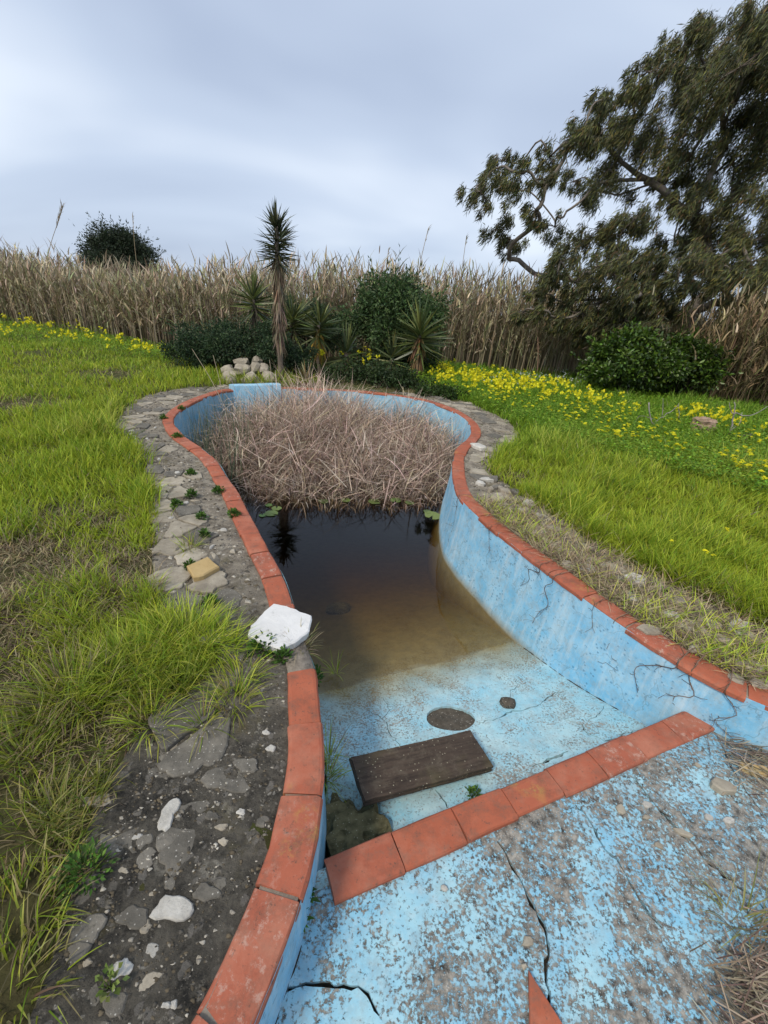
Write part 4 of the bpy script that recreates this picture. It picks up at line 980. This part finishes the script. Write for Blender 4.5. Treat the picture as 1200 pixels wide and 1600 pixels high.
blades(mb, np.concatenate([P, np.full((n, 1), WZ-.1)], 1), rng.uniform(0, 6.28, n), rng.uniform(.5, .98, n), rng.uniform(.009, .016, n), np.abs(rng.normal(0, .12, n)), np.abs(rng.normal(.25, .25, n)), cc*.8, cc, 4, rng.normal(0, .8, n), .2)
P2 = np.stack([rng.uniform(-1.0, .95, 260), rng.uniform(7.2, 8.0, 260)], 1); P2 = P2[pip(P2, LOOP-NRM*.12)]; m = len(P2)
cc = pick([(.30, .27, .20), (.36, .31, .25), (.20, .21, .13)], m, .15)
blades(mb, np.concatenate([P2, np.full((m, 1), WZ-.1)], 1), rng.uniform(0, 6.28, m), rng.uniform(.5, .85, m), .011, np.abs(rng.normal(0, .12, m)), np.abs(rng.normal(.3, .3, m)), cc*.8, cc, 4, rng.normal(0, .8, m), .2)
tag(mb.build('green_rushes', M_leaf, None, False), 'thin grey green rushes standing along the far pool walls', 'rushes', kind='stuff')
for a, b, ya, yb_ in [((336, 605), (300, 545), 6.9, 7.2), ((345, 603), (333, 555), 7.2, 7.4), ((425, 596), (421, 562), 7.4, 7.5)]:
    p1 = np.array(D(*a, ya)); p2 = np.array(D(*b, yb_)); p0 = p1+(p1-p2)*1.2; p0[2] = WZ-.1
    mb = MB(); pts = smooth_line(np.array([p0, p1, p2]), .15); tube(mb, pts-p0, np.linspace(.007, .003, len(pts)), (.40, .34, .24), 5); o = mb.build('dry_stalk', M_dry); o.location = p0
    tag(o, 'single dry rush stalk leaning out over the inlet end', 'stalk', 'dry stalks at the inlet end')
# lily pads
for (px, py, w_) in [(424, 803, 26), (432, 795, 20), (420, 790, 14), (410, 806, 14), (676, 806, 34), (668, 800, 16), (618, 782, 22), (585, 784, 24), (640, 786, 18), (505, 784, 20), (540, 782, 18)]:
    x, y = W(px, py, WZ); r = w_/2*(y*cp)/FPX
    me = bpy.data.meshes.new('lily_pad'); a = np.linspace(.35, 2*np.pi-.1, 15); rr = r*(1+rng.normal(0, .06, 15))
    V = [(0, 0, .001)]+[(rr[i]*math.cos(a[i]), rr[i]*math.sin(a[i]), .003+.004*rng.random()) for i in range(15)]
    V += [(v[0], v[1], v[2]-.003) for v in V]; F = [(0, i, i+1) for i in range(1, 15)]+[(16, 16+i+1, 16+i) for i in range(1, 15)]+[(i, 16+i, 17+i, i+1) for i in range(1, 15)]
    me.from_pydata(V, [], F); at = me.color_attributes.new('Col', 'FLOAT_COLOR', 'POINT')
    c = jit((.13, .19, .055), 1, .2)[0]
    at.data.foreach_set('color', np.tile([*c, 1], len(V)).astype('f4'))
    o = link('lily_pad', me, None, M_glossy); o.location = (x, y, WZ+.003); o.rotation_euler = (0, 0, rng.uniform(0, 6.28))
    tag(o, 'small green lily pad floating before the dead rushes', 'lily pad', 'lily pads on the dark water')

# ------------------------------------------------------------------ grass
def polar(n, d0, d1, a0, a1):
    d = np.exp(rng.uniform(math.log(d0), math.log(d1), n)); a = np.radians(rng.uniform(a0, a1, n)); return np.stack([d*np.sin(a), d*np.cos(a)], 1)
dryz = [(*W(95, 890), .44), (*W(5, 890), .52), (*W(195, 895), .26), (*W(50, 985), .36), (*W(5, 1030), .34), (*W(150, 950), .2), (*W(250, 860), .14), (*W(100, 800), .22), (*W(300, 690), .0001), (*W(130, 1150), .18), (*W(170, 585), .5), (*W(40, 630), .4), (*W(160, 810), .2), (*W(345, 870), .0001)]
dryr = [(*W(800, 745), .22), (*W(990, 920), .16), (*W(1120, 930), .2)]
def dryness(x, y, zs):
    r = np.zeros_like(x)
    for a, b, s in zs: r = np.maximum(r, np.exp(-(((x-a)**2+(y-b)**2)/(s*s))**1.4))
    return r
APN = APRON
def lawn(side):
    mb = MB(); N = 30000
    P = polar(N, .75, 19, -52, -2) if side == 'L' else polar(N, 1.5, 17, 4, 52)
    P = P[~pip(P, APRON)]
    if side == 'L': P = P[(P[:, 0] < -.2) & (P[:, 1] < np.interp(P[:, 0], [-21, -13.5, -9, -6.2, -4.4, -3.4], [17, 15.8, 14, 12.6, 10, 8.8]))]
    else: P = P[(P[:, 0] > .6) & (P[:, 1] < 14)]
    d = np.hypot(P[:, 0], P[:, 1]); de = dist_to(P, APN[::2])
    dr = dryness(P[:, 0], P[:, 1], dryz if side == 'L' else dryr)*np.clip(.85+.6*vnoise(P[:, 0], P[:, 1], 6, 31), .15, 1)
    patch = vnoise(P[:, 0], P[:, 1], 1.5, 2); p2 = vnoise(P[:, 0], P[:, 1], 3.4, 17)
    near = np.clip((1.9-P[:, 1]-.4*P[:, 0]*0)/1.1, 0, 1) if side == 'L' else np.zeros(len(P))
    keep = rng.random(len(P)) < (1-.72*near)*(1-.6*dr)
    P, d, de, dr, patch, p2, near = [q[keep] for q in (P, d, de, dr, patch, p2, near)]
    m = len(P)
    p3 = vnoise(P[:, 0], P[:, 1], 7.5, 27)
    lush = np.clip(.55+.40*patch+.30*p2+.45*p3, .05, 1.5)*(1-.75*dr)
    if side == 'L':
        hh = (.07+.10*lush*np.exp(-((de-.35)/.8)**2)+.045*lush)*(1-.55*np.clip((1.5-P[:, 1])/.5, 0, 1))
    else: hh = (.07+.14*lush)*(1+.5*np.clip((4.2-d)/2, 0, 1))
    hh *= 1+.02*d
    nb_ = np.where(d < 3.5, 13, 7)
    idx = np.repeat(np.arange(m), nb_); n = len(idx)
    az0 = rng.uniform(0, 6.283, m)
    az = az0[idx]+rng.normal(0, 1.3, n)
    root = P[idx]+rng.normal(0, 1, (n, 2))*(.010+.007*d[idx])[:, None]
    drb = rng.random(n) < (.06+1.15*dr[idx]+.34*near[idx]+.10*np.clip(-patch[idx], 0, 1))
    gcol = np.array([(.35, .45, .036), (.46, .54, .052), (.22, .34, .030), (.57, .60, .11)])
    w4 = rng.random(n)*.75+.08+.30*patch[idx]+.16*p2[idx]+.16*p3[idx]
    k = np.clip((w4*3.2).astype(int), 0, 3); gc = jit(gcol[k], n, .16)
    if side == 'R':
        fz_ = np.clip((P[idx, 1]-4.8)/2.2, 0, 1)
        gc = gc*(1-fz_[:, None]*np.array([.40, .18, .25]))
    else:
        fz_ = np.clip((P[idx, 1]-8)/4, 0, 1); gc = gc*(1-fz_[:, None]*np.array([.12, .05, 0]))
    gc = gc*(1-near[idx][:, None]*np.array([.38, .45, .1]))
    dc = pick([(.42, .36, .19), (.30, .24, .14), (.50, .43, .25), (.20, .15, .10)], n, .18)
    col = np.where(drb[:, None], dc, gc)
    L = hh[idx]*rng.uniform(.55, 1.35, n)*np.where(drb, .85, 1.0)
    th = np.abs(rng.normal(.12, .28, n))+np.where(drb, rng.uniform(0, 1.0, n), 0)+.35*near[idx]
    th1 = th+rng.uniform(.2, 1.3, n)+.3*dr[idx]
    wd = (.0030+.0011*d[idx])*rng.uniform(.7, 1.3, n)
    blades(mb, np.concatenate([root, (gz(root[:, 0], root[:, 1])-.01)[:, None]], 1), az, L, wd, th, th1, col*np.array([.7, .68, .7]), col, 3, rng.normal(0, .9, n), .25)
    return mb
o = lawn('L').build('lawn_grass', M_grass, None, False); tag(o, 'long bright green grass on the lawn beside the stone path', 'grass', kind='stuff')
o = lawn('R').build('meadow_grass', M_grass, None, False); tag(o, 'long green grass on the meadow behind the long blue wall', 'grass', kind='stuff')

# big arching tufts standing over the path edge
def tuft(mb, x, y, n, L, spread, cols, r=.07, th=(.05, .9), curve=(.4, 1.5), z=None, w=.0045):
    az = rng.uniform(0, 6.283, n); rr = rng.random(n)**.5*r
    rx, ry = x+np.sin(az)*rr, y+np.cos(az)*rr
    zz_ = np.full(n, z) if z is not None else gz(rx, ry)
    t0 = rng.uniform(*th, n); c = pick(cols, n, .16)
    blades(mb, np.stack([rx, ry, zz_-.01], 1), az+rng.normal(0, .5, n), L*rng.uniform(.5, 1.2, n), w*rng.uniform(.7, 1.4, n), t0, t0+rng.uniform(*curve, n), c*.7, c, 5, rng.normal(0, .6, n), .2)
GC = [(.36, .46, .033), (.47, .55, .05), (.23, .35, .03), (.57, .60, .11)]
OC = GC+[(.40, .36, .15), (.33, .28, .13)]
for i, (px, py, n, L, r, lab) in enumerate([(285, 1000, 800, .21, .16, 'bright arching grass tuft before the crazy paving'), (215, 1040, 560, .19, .15, 'wide grass tuft spilling toward the dark cement'), (110, 1085, 560, .20, .15, 'coarse olive grass tuft with stiff radiating blades'), (340, 1010, 260, .18, .10, 'low grass tuft nearest the marble slab'), (30, 1175, 240, .15, .14, 'ragged grass tuft at the edge of the bare soil'), (40, 1290, 170, .13, .13, 'thin grass tuft beside the dark cement'), (25, 1420, 170, .12, .11, 'dull grass tuft beside the lichened flint'), (5, 1540, 170, .12, .11, 'dull grass tuft at the lower end of the dark cement')]):
    x, y = W(px, py); mb = MB(); tuft(mb, x, y, n, L, 0, [tuple(.72*q for q in c) for c in OC[:4]]+OC[4:]+[(.24, .19, .11)]*2 if i in (2, 4, 5, 6, 7) else GC, r)
    o = mb.build('grass_tuft', M_grass, None, False, (x, y, float(gz(x, y)))); tag(o, lab, 'grass')
# weeds rooted in joints
def weed(px, py, z, r, n, lab, cols=((.07, .15, .025), (.10, .20, .03), (.05, .10, .02)), L=.03, w=.022, hgt=.06):
    x, y = W(px, py, z); mb = MB()
    d = sph(n); d[:, 2] = np.abs(d[:, 2]); pos = d*np.array([r, r, hgt])*rng.uniform(.3, 1, n)[:, None]
    leaves(mb, pos, d+sph(n)*.6+[0, 0, .2], sph(n)*.5+[0, 0, 1], L*rng.uniform(.6, 1.3, n), w*rng.uniform(.7, 1.3, n), pick(list(cols), n, .2))
    for k in range(8): tube(mb, np.array([(0, 0, -.02), d[k]*np.array([r, r, hgt])*.5, d[k]*np.array([r, r, hgt])*.9]), .0015, (.09, .13, .03), 3)
    o = mb.build('weed', M_leaf, None, False); o.location = (x, y, z); tag(o, lab, 'weed'); return o
weed(1038, 1126, -.44, .06, 150, 'round leafy weed in the corner behind the step tiles', hgt=.09)
weed(1113, 1104, -.25, .05, 90, 'small leafy weed at the end of the step tile row', hgt=.07)
weed(739, 1244, -.46, .03, 40, 'tiny weed sprouting behind the step tiles', L=.022, w=.014, hgt=.04)
weed(135, 1365, -.02, .07, 260, 'feathery green weed growing on the dark cement', L=.022, w=.008, hgt=.07)
weed(470, 1405, -.27, .035, 90, 'green weed in the gap between wall and worn slab', L=.03, w=.014, hgt=.10)
weed(465, 1440, -.27, .025, 50, 'lower green weed in the gap beside the worn slab', L=.03, w=.012, hgt=.08)
weed(415, 1012, -.01, .07, 190, 'leafy green weed right under the marble slab', L=.03, w=.018, hgt=.05)
weed(440, 1030, -.01, .04, 90, 'small green weed beside the gap in the coping', L=.026, w=.016, hgt=.06)
weed(494, 1065, -.35, .03, 80, 'dark green weed hanging from the wall below the coping gap', L=.03, w=.014, hgt=.12)
weed(170, 1540, -.01, .03, 26, 'few round leaves sprouting on the dark cement', L=.016, w=.014, hgt=.03, cols=((.14, .20, .04), (.18, .23, .06)))
for i, (px, py, r) in enumerate(sorted([(342, 770, .05), (366, 806, .045), (315, 810, .035), (320, 838, .03), (300, 775, .045), (276, 790, .04), (297, 888, .03), (283, 640, .05), (278, 684, .06), (330, 945, .04), (298, 742, .04), (255, 655, .05)], key=lambda q: -q[1])):
    weed(px, py, -.01, r, int(2400*r)+40, ORD[i]+' low green weed on the paved path, counting from the marble slab', L=.024, w=.014, hgt=.05)['group'] = 'weeds along the paved path'
for i, (px, py, z, n, L, r, lab, cols) in enumerate([(515, 1180, -.45, 46, .16, .03, 'thin grass growing beside the pool wall near the board', OC), (508, 1215, -.5, 70, .17, .04, 'green grass clump in the hole at the board end', GC), (525, 1050, -.62, 18, .16, .02, 'single grass sprig at the water edge', GC), (470, 1012, -.02, 70, .12, .05, 'dry grass in the gap left by the missing coping tile', [(.45, .37, .22), (.35, .28, .17), (.25, .26, .08)]), (320, 1130, -.01, 40, .15, .04, 'thin yellow grass sprig on the dark cement', OC), (365, 1095, -.01, 120, .13, .07, 'short grass clump among the stones near the coping', OC), (375, 1060, -.01, 140, .13, .08, 'mixed green and dry grass below the marble slab', OC), (295, 855, -.01, 70, .12, .06, 'small dry grass clump on the crazy paving', OC), (235, 1130, -.02, 110, .15, .07, 'short grass at the edge of the dark cement', OC), (1160, 1440, -.27, 60, .22, .06, 'straggling dry grass on the worn slab', [(.42, .36, .2), (.3, .3, .1)])]):
    x, y = W(px, py, z); mb = MB(); tuft(mb, x, y, n, L, 0, cols, r, (.05, 1.1), (.3, 1.4), z, .004); o = mb.build('grass_clump', M_grass, None, False, (x, y, z)); tag(o, lab, 'grass')
# dead grass and fine roots along the right-hand coping, on the apron
mb = MB()
u = rng.uniform(arc_of((.7, 3.5)), arc_of((2.2, 1.27)), 8600); PN = [at_arc(q) for q in u]
P = np.array([p+nn*(.10+abs(rng.normal(0, .32))) for p, nn in PN]); n = len(P)
gr = rng.random(n) < .05+.28*np.clip(vnoise(P[:, 0], P[:, 1], 4, 8), 0, 1); cc = np.where(gr[:, None], pick(GC, n, .16), pick([(.42, .35, .21), (.30, .235, .15), (.22, .165, .11), (.5, .42, .27)], n, .16))
t0 = rng.uniform(.7, 1.5, n)-.45*gr
blades(mb, np.concatenate([P, np.full((n, 1), -.015)+rng.random((n, 1))*.02], 1), rng.uniform(0, 6.28, n), rng.uniform(.05, .17, n), .0045, t0, t0+rng.uniform(0, .5, n)+.4*gr, cc*.8, cc, 4, rng.normal(0, .6, n), .25)
tag(mb.build('dead_grass', M_dry, None, False), 'matted dead grass along the coping above the long blue wall', 'grass', kind='stuff')
mb = MB()
Pd = [W(px, py, -.27) for px, py in zip(rng.normal(1165, 28, 420), rng.normal(1165, 34, 420))]+[W(px, py, -.27) for px, py in zip(rng.normal(1175, 34, 500), rng.normal(1540, 40, 500))]
P = np.array(Pd); P = P[pip(P, wade_poly) & (s_of(P[:, 0], P[:, 1]) < -.15)]; n = len(P); cc = pick([(.30, .24, .17), (.20, .155, .115), (.40, .34, .25), (.13, .10, .075)], n, .18); t0 = rng.uniform(1.1, 1.6, n)
blades(mb, np.concatenate([P, np.full((n, 1), -.268)+rng.random((n, 1))*.03], 1), rng.normal(2.2, .7, n), rng.uniform(.06, .2, n), .0045, t0, t0+rng.uniform(-.1, .35, n), cc, cc, 4, rng.normal(0, .6, n), .4)
tag(mb.build('dry_litter', M_dry, None, False), 'brown dry plant litter lying on the worn blue slab', 'litter', kind='stuff')
# dry creepers hanging over the long wall
def wall_pt(u, dep):
    p, nn = at_arc(u); s = max(0, float(s_of(*p))); inw = .012+.075*min(1.3, dep/.75)**2*min(1, max(.15, s*1.5+.2))
    q = p-nn*(inw+.010); return np.array([q[0], q[1], -dep])
for i, (px, path_, th_) in enumerate([((722, 775), [(0, .12), (.0, .3), (-.03, .45)], .003), ((775, 825), [(0, .08), (.05, .18), (.04, .24)], .003), ((848, 884), [(0, .06), (-.10, .10), (-.06, .17), (-.12, .26)], .004), ((872, 900), [(0, .05), (-.05, .12), (.02, .2), (-.03, .3), (-.06, .42)], .0045), ((925, 942), [(0, .06), (.03, .14), (.0, .2)], .003), ((958, 965), [(0, .06), (.02, .15), (.06, .26), (.0, .31), (-.08, .30)], .004), ((1068, 1036), [(0, .05), (-.10, .12), (-.16, .2), (-.1, .32)], .0045), ((1075, 1038), [(0, .06), (.05, .14), (-.02, .2), (.02, .3), (.10, .34)], .0045), ((1130, 1070), [(0, .04), (.08, .12), (.02, .2), (.12, .26)], .004)]):
    u = arc_of(W(*px)); p, nn = at_arc(u)
    pts = [np.array([*(p+nn*.22), .0]), np.array([*(p+nn*.10), .02]), np.array([*(p-nn*.012), .012]), np.array([*(p-nn*.03), -.02])]
    pts += [wall_pt(u+d_, h_) for d_, h_ in path_]
    L = smooth_line(np.array(pts), .025); L += np.cumsum(rng.normal(0, .0018, L.shape), 0)*np.array([1, 1, .6])
    mb = MB(); c0 = np.array([*p, 0.0]); tube(mb, L-c0, np.linspace(th_*.7, th_*.3, len(L)), (.26, .17, .12), 5)
    for k in range(14):
        j = rng.integers(len(L)//4, len(L)-1); e = L[j]+rng.normal(0, .03, 3)*np.array([1, 1, 1]); e[:2] -= nn*.012; tube(mb, np.array([L[j], (L[j]+e)/2+rng.normal(0, .006, 3), e])-c0, .0013, (.20, .13, .09), 3)
    o = mb.build('dry_creeper', M_bark); o.location = c0
    tag(o, ORD[i]+' dry brown creeper on the long blue wall, counting from the rushes', 'creeper', 'dry creepers on the long wall')

# ------------------------------------------------------------------ oxalis meadow: leaves, flowers, dead branches
def oxa_flower(hd, st):
    mb = MB(); Y_ = (.80, .74, .03)
    tube(mb, [(0, 0, -st), (.004, 0, -st*.5), (0, 0, 0)], .0022, (.16, .24, .03), 3, False)
    for k in range(6):
        a = k*1.047+rng.uniform(-.3, .3); c = np.array([math.cos(a)*hd*.55, math.sin(a)*hd*.55, rng.uniform(-.2, .45)*hd]) if k else np.array([0, 0, hd*.4])
        q = hd*rng.uniform(.36, .5); b = np.linspace(0, 2*np.pi, 7)[:-1]
        V = [c+np.array([0, 0, -q*.35])]+[c+np.array([math.cos(t)*q*(1 if j % 2 else .8), math.sin(t)*q*(1 if j % 2 else .8), q*.25]) for j, t in enumerate(b)]
        mb.add(V, None, [[0, 1+j, 1+(j+1) % 6] for j in range(6)], jit(Y_, 1, .08)[0])
    return mb
FM = [oxa_flower(.034, .30).build('wildflower', M_grass, None, False) for _ in range(5)]
pts = []
def band(n, lo_, hi_, dens=None):
    out = 0
    while out < n:
        px = rng.uniform(lo_[0][0], lo_[-1][0]); ya = np.interp(px, *zip(*lo_)); yb2 = np.interp(px, *zip(*hi_)); py = rng.uniform(ya, yb2)
        x, y = W(px, py, .17)
        if vnoise(x*np.ones(1), y*np.ones(1), 2.2, 22)[0] < rng.uniform(-.7, .5): continue
        if not pip(np.array([[x, y]]), APRON)[0]: pts.append((x, y)); out += 1
band(520, [(670, 572), (760, 585), (900, 612), (1000, 625), (1200, 655)], [(670, 600), (760, 622), (850, 650), (950, 690), (1000, 695), (1200, 750)])
band(70, [(640, 565), (720, 565), (800, 580), (900, 600)], [(640, 580), (720, 590), (800, 605), (900, 620)])
band(80, [(0, 492), (120, 505), (260, 545)], [(0, 520), (120, 535), (260, 560)])
band(14, [(500, 560), (600, 565)], [(500, 580), (600, 585)])
nearf = [W(1051, 842, .2), W(1104, 858, .2), (W(1119, 858, .2)), W(1134, 832, .2)]
pts.sort(key=lambda q: math.hypot(*q)); ind = nearf+pts[:290]; rest = pts[290:]
for i, (x, y) in enumerate(ind):
    if i < len(FM): o = FM[i]
    else: o = FM[i % len(FM)].copy(); COL.objects.link(o)
    g = float(gz(x, y)); o.location = (x, y, g+rng.uniform(.19, .30)*(1 if i >= 4 else .95)); s = rng.uniform(.6, 1.1)*(.75 if i < 4 else 1.0); o.scale = (s, s, s); o.rotation_euler = (rng.normal(0, .2), rng.normal(0, .2), rng.uniform(0, 6.28))
    if i < 4: tag(o, 'lone yellow wildflower in the tall grass near the dead grass', 'flower', 'lone flowers in the near meadow grass')
    else: tag(o, 'yellow wildflower head in the flowery band of meadow', 'flower', 'yellow flowers in the meadow')
mb = MB()
for (x, y) in rest:
    c = np.array([x, y, float(gz(x, y))+rng.uniform(.2, .32)]); n = 7; leaves(mb, c+rng.normal(0, .02, (n, 3)), sph(n)+[0, 0, .3], sph(n)+[0, 0, .5], .055, .05, pick([(.80, .74, .03)], n, .08))
    tube(mb, [c-[0, 0, .25], c], .0025, (.16, .24, .03), 3, False)
for _ in range(170):                                            # tiny white flowers
    px, py = rng.normal(850, 50), rng.normal(592, 8); x, y = W(px, py, .12); c = np.array([x, y, float(gz(x, y))+.2]); leaves(mb, c+rng.normal(0, .02, (2, 3)), sph(2), sph(2)+[0, 0, 1], .035, .03, pick([(.62, .66, .68)], 2, .1))
tag(mb.build('far_wildflowers', M_grass, None, False), 'far yellow and white wildflowers before the reeds', 'flowers', kind='stuff')
mb = MB(); n = 26000
Pp = np.concatenate([np.stack([rng.uniform(640, 1230, n), rng.uniform(0, 1, n)], 1), np.stack([rng.uniform(-20, 280, 7000), rng.uniform(0, 1, 7000)], 1)])
lo_ = np.where(Pp[:, 0] > 400, np.interp(Pp[:, 0], [640, 760, 900, 1200], [565, 575, 600, 640]), np.interp(Pp[:, 0], [0, 120, 260], [490, 505, 545]))
hi_ = np.where(Pp[:, 0] > 400, np.interp(Pp[:, 0], [640, 700, 760, 850, 950, 1200], [595, 612, 632, 668, 705, 770]), np.interp(Pp[:, 0], [0, 120, 260], [522, 538, 562]))
P = np.array([W(a, b, .1) for a, b in zip(Pp[:, 0], lo_+(hi_-lo_)*Pp[:, 1])]); P = P[~pip(P, APRON) & (P[:, 1] < 15.5)]; n = len(P)
pos = np.concatenate([P+rng.normal(0, .04, P.shape), (gz(P[:, 0], P[:, 1])+rng.uniform(.05, .24, n))[:, None]], 1)
d = sph(n); d[:, 2] = d[:, 2]*.35; leaves(mb, pos, d, sph(n)*.35+[0, 0, 1], .042, .026, pick([(.17, .32, .03), (.22, .37, .035), (.12, .24, .026), (.27, .38, .045)], n, .18))
tag(mb.build('clover_leaves', M_grass, None, False), 'dense clover-like leaves of the flowery meadow', 'ground cover', kind='stuff')
def dead_branch(lab, base, segs):
    root = empty('dead_branch', base); tag(root, lab, 'branch'); c0 = np.array(base); mb = MB()
    for s_, r in segs:
        pts = np.array([D(a, b, base[1]+dy_) for a, b, dy_ in s_]); pts = smooth_line(pts, .06); pts += rng.normal(0, .006, pts.shape); tube(mb, pts-c0, np.linspace(r, r*.45, len(pts)), (.36, .33, .31), 5)
    mb.build('limb', M_bark, root); return root
x, y = W(1040, 668); dead_branch('grey dead branch with curved twigs lying among yellow flowers', (x, y, .02), [([(1013, 630, 0), (1016, 650, 0), (1020, 662, -.1), (1038, 668, -.1)], .012), ([(1020, 662, -.1), (1034, 652, 0), (1048, 643, .1), (1060, 632, .1)], .010), ([(1034, 652, 0), (1036, 635, .05), (1035, 622, .05)], .007), ([(1062, 655, 0), (1061, 640, 0), (1060, 630, 0)], .008), ([(1020, 655, 0), (1000, 650, 0), (992, 660, -.1)], .007)])
x, y = W(1150, 682); dead_branch('pale forked dead branch standing above the meadow flowers', (x, y, .02), [([(1140, 680, 0), (1143, 665, 0), (1147, 645, .05), (1148, 628, .05)], .016), ([(1147, 648, 0), (1141, 640, 0), (1139, 630, 0)], .010), ([(1147, 646, .05), (1165, 650, .1), (1185, 645, .1), (1200, 635, .1)], .011), ([(1143, 672, 0), (1155, 660, .1), (1160, 645, .1)], .009), ([(1140, 681, 0), (1160, 680, -.1), (1185, 678, -.1)], .013), ([(1172, 678, -.1), (1173, 690, -.25), (1172, 700, -.3)], .009)])
x, y = W(1095, 676); rock('log_stump', (x, y, .12), (.17, .12, .13), m_simple('rotten wood', (.20, .13, .09), (.42, .31, .24), 14), 'weathered chunk of rotten wood among the meadow flowers', 'log', 14, 3, .7, 2.3, .9)
